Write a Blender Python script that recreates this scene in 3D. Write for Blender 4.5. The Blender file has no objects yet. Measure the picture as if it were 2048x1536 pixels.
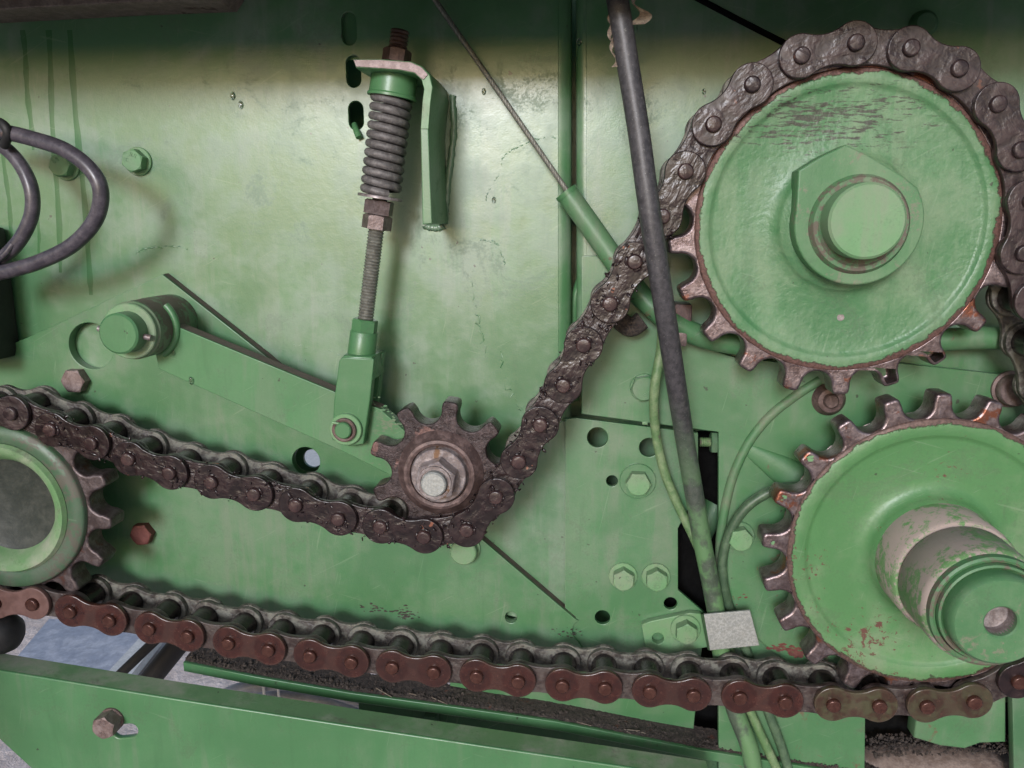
import bpy, bmesh, math, random
from mathutils import Vector, Matrix, Euler
import numpy as np
random.seed(7)
rad = math.radians
scene = bpy.context.scene
C = scene.collection

# ------------------------------------------------------------------ camera
MM = 0.001
H0 = 1.0                      # height of the lens above the ground, metres
DIST = 423.0                  # lens to the plane through the ends of the chain pins (y = 0), mm
FPX = 1600.0                  # focal length in pixels of the 2048 px wide photograph
VX, VY = 1180.0, 450.0        # where the machine wall's normal meets the picture
nv = np.array([VX - 1024, 768 - VY, FPX]); nv /= np.linalg.norm(nv)
zv = np.array([0, nv[2], -nv[1]]); zv /= np.linalg.norm(zv)
xv = np.cross(nv, zv); xv = xv if xv[0] > 0 else -xv

def P(px, py, y):
    """pixel of the photograph -> (x, z) in mm on the plane standing y mm behind the chain pins"""
    r = np.array([px - 1024, 768 - py, FPX]); q = r * ((DIST + y) / (r @ nv))
    return float(q @ xv), float(q @ zv)

def PG(px, py, h):
    """pixel -> (x, y) in mm on a horizontal plane h mm above the ground"""
    r = np.array([px - 1024, 768 - py, FPX]); t = (h - H0 * 1000) / (r @ zv); q = r * t
    return float(q @ xv), float(q @ nv) - DIST

cam_d = bpy.data.cameras.new('camera'); cam = bpy.data.objects.new('camera', cam_d); C.objects.link(cam)
cam_d.sensor_width = 36; cam_d.lens = 36 * FPX / 2048; cam_d.clip_start = 0.01; cam_d.clip_end = 500
# rows: camera right / up / forward in world axes (world x = xv, y = nv, z = zv)
R_ = Vector((xv[0], nv[0], zv[0])); U_ = Vector((xv[1], nv[1], zv[1])); F_ = Vector((xv[2], nv[2], zv[2]))
M = Matrix((R_, U_, -F_)).transposed().to_4x4(); M.translation = Vector((0, -DIST * MM, H0))
cam.matrix_world = M
scene.camera = cam

# ------------------------------------------------------------------ light
SUN_EL, SUN_AZ = rad(18), rad(10)        # low in front of the wall, a little to the left
world = bpy.data.worlds.new('World'); scene.world = world; world.use_nodes = True
nt = world.node_tree; nt.nodes.clear()
sky = nt.nodes.new('ShaderNodeTexSky'); sky.sky_type = 'NISHITA'; sky.sun_disc = False
sky.sun_elevation = SUN_EL; sky.sun_rotation = math.pi + SUN_AZ; sky.dust_density = 2.0; sky.air_density = 1.0
bg = nt.nodes.new('ShaderNodeBackground'); bg.inputs[1].default_value = 0.065
out = nt.nodes.new('ShaderNodeOutputWorld'); nt.links.new(sky.outputs[0], bg.inputs[0]); nt.links.new(bg.outputs[0], out.inputs[0])
sun_d = bpy.data.lights.new('sun', 'SUN'); sun_d.energy = 1.5; sun_d.angle = rad(14); sun_d.color = (0.85, 0.89, 1.0)
sun = bpy.data.objects.new('sun', sun_d); C.objects.link(sun)
sdir = Vector((math.sin(SUN_AZ) * math.cos(SUN_EL), math.cos(SUN_AZ) * math.cos(SUN_EL), -math.sin(SUN_EL)))
sun.rotation_euler = sdir.to_track_quat('-Z', 'Y').to_euler()
scene.view_settings.view_transform = 'Standard'; scene.view_settings.look = 'None'
scene.view_settings.exposure = 0.92; scene.view_settings.gamma = 1.0

# ------------------------------------------------------------------ materials
class NT:
    def __init__(s, name):
        s.m = bpy.data.materials.new(name); s.m.use_nodes = True; s.t = s.m.node_tree
        s.b = s.t.nodes['Principled BSDF']; s.t.nodes.remove
    def n(s, typ, **kw):
        nd = s.t.nodes.new(typ)
        for k, v in kw.items(): setattr(nd, k, v)
        return nd
    def l(s, a, b): s.t.links.new(a, b)
    def val(s, sock, v):
        if hasattr(v, 'is_output') or isinstance(v, bpy.types.NodeSocket): s.l(v, sock)
        else: sock.default_value = v
    def math(s, op, a, b=0.0, clamp=False):
        nd = s.n('ShaderNodeMath', operation=op, use_clamp=clamp); s.val(nd.inputs[0], a); s.val(nd.inputs[1], b); return nd.outputs[0]
    def coords(s, scale=(1, 1, 1), rnd=True):
        tc = s.n('ShaderNodeTexCoord'); v = tc.outputs['Object']
        if rnd:
            oi = s.n('ShaderNodeObjectInfo'); k = s.math('MULTIPLY', oi.outputs['Random'], 7.3)
            a = s.n('ShaderNodeVectorMath', operation='ADD'); s.l(v, a.inputs[0]); s.l(k, a.inputs[1]); v = a.outputs[0]
        if scale != (1, 1, 1):
            a = s.n('ShaderNodeVectorMath', operation='MULTIPLY'); s.l(v, a.inputs[0]); a.inputs[1].default_value = scale; v = a.outputs[0]
        return v
    def noise(s, v, mm, detail=3, rough=0.55, dist=0.0):
        nd = s.n('ShaderNodeTexNoise'); s.l(v, nd.inputs['Vector']); nd.inputs['Scale'].default_value = 1000.0 / mm
        nd.inputs['Detail'].default_value = detail; nd.inputs['Roughness'].default_value = rough; nd.inputs['Distortion'].default_value = dist
        return nd.outputs[0]
    def ramp(s, f, lo, hi):
        nd = s.n('ShaderNodeMapRange', interpolation_type='SMOOTHSTEP'); s.val(nd.inputs[0], f)
        nd.inputs[1].default_value = lo; nd.inputs[2].default_value = hi; return nd.outputs[0]
    def mix(s, f, a, b):
        nd = s.n('ShaderNodeMix', data_type='RGBA'); s.val(nd.inputs[0], f)
        for sock, v in ((nd.inputs[6], a), (nd.inputs[7], b)):
            if isinstance(v, tuple): sock.default_value = (*v, 1) if len(v) == 3 else v
            else: s.l(v, sock)
        return nd.outputs[2]
    def bump(s, h, dist_mm, strength=1.0, prev=None):
        nd = s.n('ShaderNodeBump'); s.l(h, nd.inputs['Height']); nd.inputs['Distance'].default_value = dist_mm * MM
        nd.inputs['Strength'].default_value = strength
        if prev is not None: s.l(prev, nd.inputs['Normal'])
        return nd.outputs[0]
    def done(s, col, rough, metal=0.0, normal=None, spec=0.5, coat=0.0):
        s.val(s.b.inputs['Base Color'], (*col, 1) if isinstance(col, tuple) else col)
        s.val(s.b.inputs['Roughness'], rough); s.val(s.b.inputs['Metallic'], metal)
        s.b.inputs['Specular IOR Level'].default_value = spec; s.b.inputs['Coat Weight'].default_value = coat; s.b.inputs['Coat Roughness'].default_value = 0.12
        if normal is not None: s.l(normal, s.b.inputs['Normal'])
        return s.m

GREEN = (0.066, 0.182, 0.074)
def paint(name, col=GREEN, dust=0.35, rust=0.0, rough=0.36, peel=0.05, wave=0.25, cast=0.0, dustcol=(0.20, 0.20, 0.165), stain=0.0,
          centre=None, rim=None, rimcol=None, spec=0.5, chips=0.0, smear=None, rub=None):
    t = NT(name); v = t.coords(rnd=False)
    big = t.noise(v, 90, 4, 0.6, 0.6); mid = t.noise(v, 18, 5, 0.65); fine = t.noise(v, 1.4, 4, 0.7)
    c = t.mix(t.ramp(big, 0.35, 0.7), tuple(x * 0.9 for x in col), tuple(min(1, x * 1.12) for x in col))
    dm = t.math('MULTIPLY', t.ramp(t.math('ADD', t.math('MULTIPLY', big, 0.55), t.math('MULTIPLY', mid, 0.45)), 0.42, 0.66), dust)
    c = t.mix(dm, c, dustcol)
    sk = t.n('ShaderNodeVectorMath', operation='MULTIPLY'); t.l(v, sk.inputs[0]); sk.inputs[1].default_value = (1, 1, 0.10)
    sn = t.noise(sk.outputs[0], 17, 5, 0.65, 0.25); c = t.mix(t.math('MULTIPLY', t.math('MULTIPLY', t.ramp(sn, 0.50, 0.60), t.ramp(big, .38, .58)), 0.20 + 0.2 * dust), c, dustcol)
    c = t.mix(t.math('MULTIPLY', t.ramp(sn, 0.42, 0.34), 0.25), c, tuple(x * .7 for x in col))
    fl = t.ramp(fine, 0.25, 0.8); c = t.mix(t.math('MULTIPLY', fl, 0.16), c, tuple(x * 0.55 for x in col))
    if stain: c = t.mix(t.math('MULTIPLY', t.ramp(t.noise(v, 40, 6, 0.7, 1.0), 0.55, 0.68), stain), c, (0.10, 0.085, 0.065))
    nrm = t.bump(mid, wave)
    if cast: nrm = t.bump(t.noise(v, 3.2, 3, 0.5), cast, 1.0, nrm)
    nrm = t.bump(t.noise(v, 1.0, 2), peel, 1.0, nrm)
    r = t.math('ADD', t.math('MULTIPLY', dm, 0.3), rough); r = t.math('ADD', r, t.math('MULTIPLY', t.math('SUBTRACT', mid, 0.5), 0.12))
    metal = 0.0
    for ang, sc, thr in ((0.5, 3.0, 0.735), (-0.25, 4.2, 0.74), (1.35, 3.4, 0.745)):
        rot = t.n('ShaderNodeVectorRotate', rotation_type='Y_AXIS'); t.l(v, rot.inputs['Vector']); rot.inputs['Angle'].default_value = ang
        sv = t.n('ShaderNodeVectorMath', operation='MULTIPLY'); t.l(rot.outputs[0], sv.inputs[0]); sv.inputs[1].default_value = (0.045, 1, 1.0)
        k = t.ramp(t.noise(sv.outputs[0], sc * .55, 2, 0.5), thr - .03, thr); c = t.mix(t.math('MULTIPLY', k, 0.2), c, (0.24, 0.32, 0.21))
    gk = t.ramp(t.math('ADD', t.math('MULTIPLY', t.noise(v, 34, 6, 0.72, 0.9), .7), t.math('MULTIPLY', fine, .3)), 0.535, 0.62); c = t.mix(t.math('MULTIPLY', gk, 0.22), c, (0.075, 0.085, 0.055)); r = t.math('ADD', r, t.math('MULTIPLY', gk, 0.14))
    # specks of black grit and tiny chips
    sp = t.ramp(t.noise(v, 5.5, 2, 0.5), 0.745, 0.77); c = t.mix(t.math('MULTIPLY', sp, 0.75), c, (0.03, 0.025, 0.02))
    if chips:
        ch = t.ramp(t.math('ADD', t.math('MULTIPLY', t.noise(v, 4, 5, 0.75, 0.5), 0.55), t.math('MULTIPLY', t.noise(v, 45, 3, 0.5), 0.45)), 0.625 - 0.03 * chips, 0.64 - 0.03 * chips); c = t.mix(ch, c, (0.11, 0.048, 0.035)); 
    if rub:
        k = t.ramp(t.math('ADD', t.math('MULTIPLY', t.noise(v, 26, 5, 0.7, 0.6), 0.6), t.math('MULTIPLY', t.noise(v, 3, 5, 0.75), 0.4)), rub[1], rub[1] + 0.07); c = t.mix(t.math('MULTIPLY', k, rub[2]), c, rub[0]); r = t.math('ADD', r, t.math('MULTIPLY', k, 0.15))
    if rust:
        rm = t.math('MULTIPLY', t.ramp(t.noise(v, 22, 7, 0.75, 0.8), 0.60, 0.65), rust); c = t.mix(rm, c, (0.13, 0.06, 0.04)); r = t.math('ADD', r, t.math('MULTIPLY', rm, 0.3))
    if centre:
        sub = t.n('ShaderNodeVectorMath', operation='SUBTRACT'); t.l(v, sub.inputs[0]); sub.inputs[1].default_value = (centre[0] * MM, 0, H0 + centre[1] * MM)
        mul = t.n('ShaderNodeVectorMath', operation='MULTIPLY'); t.l(sub.outputs[0], mul.inputs[0]); mul.inputs[1].default_value = (1, 0, 1)
        ln = t.n('ShaderNodeVectorMath', operation='LENGTH'); t.l(mul.outputs[0], ln.inputs[0]); d = t.math('MULTIPLY', ln.outputs['Value'], 1000.0)
        if smear:   # black rubbed streaks on the casting, in its own place
            ctr, ax, az = smear; s2 = t.n('ShaderNodeVectorMath', operation='SUBTRACT'); t.l(v, s2.inputs[0]); s2.inputs[1].default_value = (ctr[0] * MM, 0, H0 + ctr[1] * MM)
            s3 = t.n('ShaderNodeVectorMath', operation='MULTIPLY'); t.l(s2.outputs[0], s3.inputs[0]); s3.inputs[1].default_value = (1000 / ax, 0, 1000 / az)
            s4 = t.n('ShaderNodeVectorMath', operation='LENGTH'); t.l(s3.outputs[0], s4.inputs[0])
            w = t.math('SUBTRACT', 1.0, s4.outputs['Value'], True)
            st = t.noise(t.coords((0.22, 1, 1.5), False), 2.6, 5, 0.75, 0.3)
            k = t.ramp(t.math('ADD', st, t.math('MULTIPLY', w, 0.16)), 0.59, 0.68); c = t.mix(t.math('MULTIPLY', t.math('MULTIPLY', k, 0.85), t.ramp(w, 0.0, 0.3)), c, (0.035, 0.022, 0.022))
        if rim:
            wob = t.math('MULTIPLY', t.math('SUBTRACT', t.noise(v, 22, 8, 0.78), 0.5), 12.0)
            k = t.ramp(t.math('ADD', d, wob), rim - 0.4, rim + 0.4); c = t.mix(k, c, t.mix(t.ramp(fine, .35, .65), rimcol, tuple(x * .5 for x in rimcol)))
            metal = t.math('MULTIPLY', k, 0.3); nrm = t.bump(k, -0.35, 1.0, nrm); r = t.math('ADD', r, t.math('MULTIPLY', k, 0.12))
    return t.done(c, r, metal, nrm, spec)

def rusty(name, a, b, rough=0.5, metal=0.4, bump=0.25, scale=5, extra=None, thr=(0.4, 0.65), spec=0.5):
    t = NT(name); v = t.coords()
    n1 = t.noise(v, scale, 6, 0.7, 0.3); n2 = t.noise(v, scale * 0.2, 4, 0.7); n3 = t.noise(v, scale * 3.2, 5, 0.65)
    c = t.mix(t.ramp(n1, *thr), a, b); c = t.mix(t.math('MULTIPLY', t.ramp(n2, .3, .75), 0.4), c, tuple(x * .45 for x in a))
    if extra: c = t.mix(t.ramp(n3, extra[1], extra[1] + 0.06), c, extra[0])
    nrm = t.bump(n1, bump * 1.5); nrm = t.bump(n2, bump * 0.5, 1.0, nrm)
    return t.done(c, t.math('ADD', t.math('MULTIPLY', n1, 0.25), rough - 0.12), metal, nrm, spec)

def grease(name, a, b, patch=None, rough=0.24, bump=0.75, stretch=0.28, dustc=None, dusta=0.0, pins=0.0):
    t = NT(name); v = t.coords((stretch, 1, 1)); u = t.coords()
    n1 = t.noise(v, 2.6, 3, 0.5, 0.5); n2 = t.noise(u, 6.5, 2, 0.5, 0.4); n3 = t.noise(u, 13, 4, 0.6)
    c = t.mix(t.ramp(n2, .35, .65), a, b)
    smooth = t.ramp(n3, 0.40, 0.60)
    if patch: k = t.ramp(t.noise(u, 9, 3, 0.6, .3), 0.70, 0.715); c = t.mix(k, c, patch)
    if dusta: k = t.math('MULTIPLY', t.ramp(t.noise(u, 8, 5, 0.7), 0.42, 0.6), dusta); c = t.mix(k, c, dustc); r = t.math('ADD', rough, t.math('MULTIPLY', k, 0.4))
    else: r = t.math('ADD', rough, t.math('MULTIPLY', n2, 0.12))
    if pins:
        tc = t.n('ShaderNodeTexCoord'); sx = t.n('ShaderNodeSeparateXYZ'); t.l(tc.outputs['Object'], sx.inputs[0])
        dx = t.math('SUBTRACT', t.math('MULTIPLY', t.math('ABSOLUTE', sx.outputs['X']), 1000.0), 12.7); dz = t.math('MULTIPLY', sx.outputs['Z'], 1000.0)
        dd = t.math('SQRT', t.math('ADD', t.math('MULTIPLY', dx, dx), t.math('MULTIPLY', dz, dz))); dd = t.math('ADD', dd, t.math('MULTIPLY', t.math('SUBTRACT', t.noise(u, 4, 4, .7), .5), 5.0))
        k = t.ramp(dd, 6.2, 4.6); c = t.mix(t.math('MULTIPLY', k, pins), c, (0.016, 0.009, 0.008))
        k = t.ramp(dd, 8.6, 10.4); c = t.mix(t.math('MULTIPLY', k, pins * .55), c, (0.11, 0.07, 0.055))
        oi = t.n('ShaderNodeObjectInfo'); c = t.mix(t.math('MULTIPLY', oi.outputs['Random'], 0.45), c, (0.030, 0.014, 0.012))
        k = t.ramp(t.noise(u, 1.6, 4, .7), .60, .70); c = t.mix(t.math('MULTIPLY', k, .5), c, (0.13, 0.06, 0.045))
    h = t.math('MULTIPLY', n1, t.math('ADD', t.math('MULTIPLY', smooth, 0.85), 0.15))
    nrm = t.bump(h, bump); nrm = t.bump(n2, bump * 1.1, 1.0, nrm)
    return t.done(c, r, 0.0, nrm, 0.5)

M_ = {}
M_['wall'] = paint('weathered_green_wall_paint', dust=0.45, dustcol=(0.22, 0.25, 0.21), wave=0.16, peel=0.03, rough=0.32, spec=1.0)
M_['plate'] = paint('green_plate_paint', dust=0.3, wave=0.12, rough=0.34, spec=0.8)
M_['plate_rusty'] = paint('green_plate_paint_rust', dust=0.3, wave=0.2, rough=0.42, rust=0.7, stain=0.35)
M_['clean'] = paint('fresh_green_paint', dust=0.08, wave=0.05, peel=0.03, rough=0.34)
M_['dusty'] = paint('dusty_green_paint', dust=1.0, wave=0.3, dustcol=(0.20, 0.18, 0.14), rough=0.55, stain=0.5)
M_['beam_top'] = paint('mossy_dusty_green', dust=1.0, wave=0.3, dustcol=(0.32, 0.32, 0.25), rough=0.7, stain=0.5, col=(0.13, 0.26, 0.105))
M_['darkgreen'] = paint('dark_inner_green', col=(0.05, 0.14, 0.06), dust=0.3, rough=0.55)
M_['bowl_shade'] = rusty('shade_dark_hub_face', (0.035, 0.040, 0.032), (0.065, 0.068, 0.055), 0.5, 0.0, 0.2, 12)  # dark colour stands for the shade in the recessed hub bowl
M_['edge'] = rusty('bare_plate_edge', (0.10, 0.065, 0.055), (0.17, 0.115, 0.10), 0.6, 0.1, 0.2, 4)
M_['drip'] = paint('oily_green_run', col=(0.05, 0.15, 0.055), dust=0.1, rough=0.3, peel=0.01, wave=0.05)
M_['tooth'] = rusty('worn_tooth_steel', (0.13, 0.095, 0.095), (0.27, 0.22, 0.225), 0.3, 0.75, 0.3, 7, ((0.20, 0.075, 0.045), 0.56), spec=0.6)
M_['tooth_dark'] = rusty('greasy_tooth_steel', (0.07, 0.05, 0.048), (0.15, 0.12, 0.12), 0.4, 0.5, 0.25, 5, ((0.09, 0.04, 0.03), 0.6))
M_['idler'] = rusty('greasy_idler_steel', (0.026, 0.016, 0.016), (0.075, 0.052, 0.052), 0.3, 0.3, 0.6, 5, ((0.14, 0.075, 0.065), 0.60))
M_['hubrust'] = rusty('brown_hub_steel', (0.085, 0.055, 0.05), (0.19, 0.13, 0.12), 0.5, 0.3, 0.3, 6)
M_['silver'] = rusty('scuffed_bright_steel', (0.19, 0.155, 0.15), (0.36, 0.32, 0.32), 0.4, 0.4, 0.15, 5, ((0.16, 0.09, 0.05), 0.60))
M_['zinc'] = rusty('weathered_zinc', (0.30, 0.31, 0.29), (0.44, 0.45, 0.43), 0.5, 0.4, 0.12, 1.5, ((0.22, 0.15, 0.11), 0.66))
M_['brownsteel'] = rusty('brown_nut_steel', (0.13, 0.095, 0.09), (0.23, 0.18, 0.175), 0.42, 0.5, 0.2, 4)
M_['darkrod'] = rusty('dark_brown_thread', (0.06, 0.035, 0.033), (0.12, 0.075, 0.07), 0.45, 0.4, 0.2, 3)
M_['spring'] = rusty('dusty_spring_steel', (0.10, 0.092, 0.09), (0.20, 0.185, 0.18), 0.55, 0.25, 0.2, 4)
M_['rod'] = rusty('threaded_rod_steel', (0.18, 0.175, 0.15), (0.30, 0.30, 0.26), 0.45, 0.45, 0.1, 3)
M_['bolt_pale'] = paint('green_bolt_paint', col=(0.13, 0.28, 0.125), dust=0.7, dustcol=(0.22, 0.22, 0.17), wave=0.1, rough=0.42)
M_['bolt_red'] = rusty('red_rusted_bolt', (0.12, 0.034, 0.026), (0.17, 0.055, 0.042), 0.6, 0.05, 0.2, 4)
M_['bolt_brown'] = rusty('grey_brown_bolt', (0.16, 0.11, 0.10), (0.27, 0.21, 0.20), 0.5, 0.3, 0.2, 5)
M_['g_wet'] = grease('wet_purple_brown_grease', (0.009, 0.0045, 0.005), (0.021, 0.0105, 0.011), (0.20, 0.075, 0.045), bump=0.42, rough=0.25)
M_['g_wet2'] = grease('greasy_inner_plate', (0.016, 0.009, 0.009), (0.034, 0.021, 0.021), (0.22, 0.09, 0.055), rough=0.32, bump=0.7)
M_['g_grey'] = grease('grey_brown_tacky_grease', (0.019, 0.011, 0.012), (0.046, 0.029, 0.029), (0.11, 0.05, 0.035), rough=0.3, bump=0.42)
M_['g_orange'] = grease('bare_rusty_plate', (0.11, 0.055, 0.045), (0.15, 0.08, 0.068), None, rough=0.45, bump=0.2, stretch=.7)
M_['g_red'] = grease('red_brown_oiled_plate', (0.030, 0.0085, 0.0065), (0.048, 0.013, 0.009), None, rough=0.2, bump=0.14, stretch=0.6, pins=0.35)
M_['g_olive'] = grease('olive_brown_oiled_plate', (0.040, 0.020, 0.012), (0.058, 0.055, 0.028), None, rough=0.24, bump=0.2, stretch=0.6, pins=0.3)
M_['g_inner'] = grease('dusty_inner_plate', (0.022, 0.013, 0.012), (0.048, 0.032, 0.029), (0.08, 0.028, 0.02), rough=0.38, bump=0.5, stretch=0.7, dustc=(0.10, 0.085, 0.075), dusta=0.4)
M_['g_back'] = grease('dusty_back_plate', (0.035, 0.028, 0.024), (0.08, 0.068, 0.058), None, rough=0.5, bump=0.8, stretch=0.8, dustc=(0.20, 0.195, 0.16), dusta=0.8)
M_['roller'] = rusty('oiled_roller_steel', (0.022, 0.017, 0.017), (0.05, 0.04, 0.038), 0.22, 0.6, 0.1, 4)
M_['pin_red'] = rusty('polished_brown_pin', (0.07, 0.027, 0.02), (0.11, 0.048, 0.036), 0.22, 0.4, 0.08, 3)
M_['pin_dark'] = grease('greasy_pin', (0.025, 0.013, 0.013), (0.055, 0.03, 0.028), None, rough=0.25, bump=0.4)
M_['rubber'] = rusty('black_rubber_hose', (0.030, 0.028, 0.031), (0.055, 0.052, 0.056), 0.45, 0.0, 0.05, 3)
M_['cable'] = rusty('grey_black_cable', (0.050, 0.044, 0.055), (0.095, 0.083, 0.098), 0.33, 0.0, 0.05, 6, ((0.10, 0.07, 0.06), 0.62))
M_['black'] = rusty('black_dirty_plastic', (0.010, 0.010, 0.010), (0.018, 0.017, 0.018), 0.6, 0.0, 0.1, 6)
M_['unlit'] = rusty('unlit_matt_black', (0.003, 0.003, 0.003), (0.006, 0.006, 0.006), 0.95, 0.0, 0.1, 6, spec=0.1)  # near-black that paints unlit depth in the openings and the groove
M_['brown_tape'] = rusty('peeling_brown_tape', (0.16, 0.12, 0.09), (0.30, 0.25, 0.19), 0.8, 0.0, 0.4, 3)
M_['soil'] = rusty('dark_oily_soil', (0.055, 0.042, 0.036), (0.12, 0.095, 0.08), 0.85, 0.0, 1.6, 3, ((0.12, 0.05, 0.035), 0.64))
M_['browntube'] = rusty('dusty_brown_steel', (0.17, 0.125, 0.105), (0.28, 0.22, 0.19), 0.6, 0.1, 0.5, 7, ((0.06, 0.03, 0.02), 0.62))
M_['greyhose'] = rusty('grey_plastic', (0.19, 0.20, 0.23), (0.29, 0.30, 0.34), 0.4, 0.0, 0.1, 40)
M_['white'] = rusty('white_plastic', (0.6, 0.6, 0.6), (0.72, 0.72, 0.72), 0.5, 0.0, 0.02, 20)
M_['sheet'] = rusty('bluish_sheet_metal', (0.36, 0.39, 0.48), (0.58, 0.60, 0.68), 0.5, 0.1, 0.4, 60)
M_['sand'] = rusty('pale_sandy_ground', (0.62, 0.53, 0.50), (0.80, 0.70, 0.67), 0.9, 0.0, 4.0, 40)
def hose_mat():
    # black rubber at the top, green overspray on its lower half (a real coat of paint that begins about a third of the way down)
    t = NT('black_hose_with_overspray'); v = t.coords(rnd=False)
    sx = t.n('ShaderNodeSeparateXYZ'); t.l(v, sx.inputs[0])
    z = t.math('MULTIPLY', t.math('SUBTRACT', sx.outputs['Z'], H0), 1000.0)
    k = t.ramp(t.math('ADD', t.math('MULTIPLY', z, -1.0), t.math('MULTIPLY', t.noise(v, 14, 5, .7), 45.0)), 105, 225)
    k = t.math('MULTIPLY', k, t.math('ADD', t.ramp(t.noise(v, 20, 4, .6), .40, .55), 0.25, True))
    n = t.noise(v, 3, 4, .7); c = t.mix(t.ramp(n, .35, .65), (0.030, 0.028, 0.031), (0.062, 0.058, 0.062))
    c = t.mix(k, c, (0.10, 0.20, 0.085)); c = t.mix(t.math('MULTIPLY', t.ramp(t.noise(v, 1.1, 3, .7), .62, .7), .6), c, (0.2, 0.2, 0.18))
    return t.done(c, 0.46, 0, t.bump(n, 0.06))
M_['hose'] = hose_mat()
M_['hosegreen'] = rusty('green_oversprayed_hose', (0.10, 0.19, 0.075), (0.20, 0.27, 0.14), 0.45, 0.0, 0.1, 7, ((0.10, 0.09, 0.07), 0.60))
M_['hosedark'] = rusty('dark_green_hose', (0.055, 0.10, 0.055), (0.10, 0.16, 0.09), 0.4, 0.0, 0.1, 8)
def glassy():
    m = bpy.data.materials.new('water'); m.use_nodes = True; b = m.node_tree.nodes['Principled BSDF']
    b.inputs['Transmission Weight'].default_value = 1; b.inputs['Roughness'].default_value = 0.02; b.inputs['IOR'].default_value = 1.33; return m
M_['water'] = glassy()
M_['shaded_green'] = paint('shade_greyed_hub_paint', col=(0.055, 0.115, 0.06), dust=0.6, dustcol=(0.12, 0.12, 0.10), wave=0.3, rough=0.45, rub=((0.10, 0.08, 0.065), 0.49, 0.8))  # green darkened and greyed to paint shade; the brown rub is grime
M_['grime'] = paint('grimy_green_ring_paint', dust=0.6, dustcol=(0.2, 0.2, 0.15), wave=0.4, rough=0.5, rub=((0.12, 0.085, 0.07), 0.47, 0.85))
M_['collar'] = paint('rubbed_green_collar', dust=0.6, dustcol=(0.17, 0.24, 0.14), wave=0.3, rough=0.42, rub=((0.20, 0.165, 0.13), 0.53, 0.6))

# ------------------------------------------------------------------ builders
def link(name, me, m, parent=None, smooth=35):
    me.materials.clear(); me.materials.append(m)
    if smooth:
        me.polygons.foreach_set('use_smooth', [True] * len(me.polygons)); me.set_sharp_from_angle(angle=rad(smooth))
    o = bpy.data.objects.new(name, me); C.objects.link(o)
    if parent is not None: o.parent = parent
    return o

def thing(name, label, cat, group=None):
    o = bpy.data.objects.new(name, None); o.empty_display_size = 0.02; C.objects.link(o); o['label'] = label; o['category'] = cat
    if group: o['group'] = group
    return o
def tag(o, label=None, cat=None, group=None, kind=None):
    if label: o['label'] = label
    if cat: o['category'] = cat
    if group: o['group'] = group
    if kind: o['kind'] = kind
    return o

def loops_mesh(loops, y0, y1, bevel=0.5, res=2):
    """closed outlines (first solid, the others holes), in mm, standing between depths y0 (front) and y1"""
    cu = bpy.data.curves.new('outline', 'CURVE'); cu.dimensions = '2D'; cu.fill_mode = 'BOTH'
    h = (y1 - y0) / 2; bv = min(bevel, h * 0.95); cu.extrude = (h - bv) * MM; cu.bevel_depth = bv * MM; cu.bevel_resolution = res; cu.offset = -bv * MM
    for lp in loops:
        s = cu.splines.new('POLY'); s.points.add(len(lp) - 1)
        for p, (a, b) in zip(s.points, lp): p.co = (a * MM, b * MM, 0, 1)
        s.use_cyclic_u = True
    o = bpy.data.objects.new('tmp', cu); C.objects.link(o)
    dg = bpy.context.evaluated_depsgraph_get(); me = bpy.data.meshes.new_from_object(o.evaluated_get(dg))
    bpy.data.objects.remove(o); bpy.data.curves.remove(cu)
    me.transform(Matrix.Translation((0, (y0 + y1) / 2 * MM, 0)) @ Matrix.Rotation(math.pi / 2, 4, 'X'))
    return me
def up(me):
    me.transform(Matrix.Translation((0, 0, H0))); return me
def plate(name, loops, y0, y1, m, parent=None, bevel=0.5, smooth=35):
    return link(name, up(loops_mesh(loops, y0, y1, bevel)), m, parent, smooth)
def PX(pts, y): return [P(a, b, y) for a, b in pts]
def circle(c, r, n=32, ry=None, ph=0.0):
    return [(c[0] + r * math.cos(ph + 2 * math.pi * i / n), c[1] + (ry or r) * math.sin(ph + 2 * math.pi * i / n)) for i in range(n)]
def slot(c, w, h, n=10, tilt=0.0):
    r = w / 2; pts = []
    for i in range(n + 1): a = math.pi * i / n; pts.append((r * math.cos(a), h / 2 - r + r * math.sin(a)))
    for i in range(n + 1): a = math.pi + math.pi * i / n; pts.append((r * math.cos(a), -h / 2 + r + r * math.sin(a)))
    ct, st = math.cos(tilt), math.sin(tilt)
    return [(c[0] + x * ct - y * st, c[1] + x * st + y * ct) for x, y in pts]

def lathe_mesh(prof, seg=56, wob=0.0):
    """prof: (radius, y) from the front centre outwards to the back, about the y axis"""
    bm = bmesh.new(); rows = []
    for r, y in prof:
        if r < 1e-6: rows.append([bm.verts.new((0, y * MM, 0))])
        else: rows.append([bm.verts.new((r * MM * math.cos(2 * math.pi * i / seg), y * MM, r * MM * math.sin(2 * math.pi * i / seg))) for i in range(seg)])
    for a, b in zip(rows, rows[1:]):
        for i in range(seg):
            j = (i + 1) % seg
            if len(a) == 1 and len(b) == 1: continue
            if len(a) == 1: bm.faces.new((a[0], b[i], b[j]))
            elif len(b) == 1: bm.faces.new((a[i], b[0], a[j]))
            else: bm.faces.new((a[i], b[i], b[j], a[j]))
    bmesh.ops.recalc_face_normals(bm, faces=bm.faces)
    me = bpy.data.meshes.new('lathe'); bm.to_mesh(me); bm.free(); return me
def lathe(name, prof, c, m, parent=None, seg=56, smooth=40, yo=0.0):
    me = lathe_mesh([(a, b + yo) for a, b in prof], seg); me.transform(Matrix.Translation((c[0] * MM, 0, H0 + c[1] * MM))); return link(name, me, m, parent, smooth)

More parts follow.
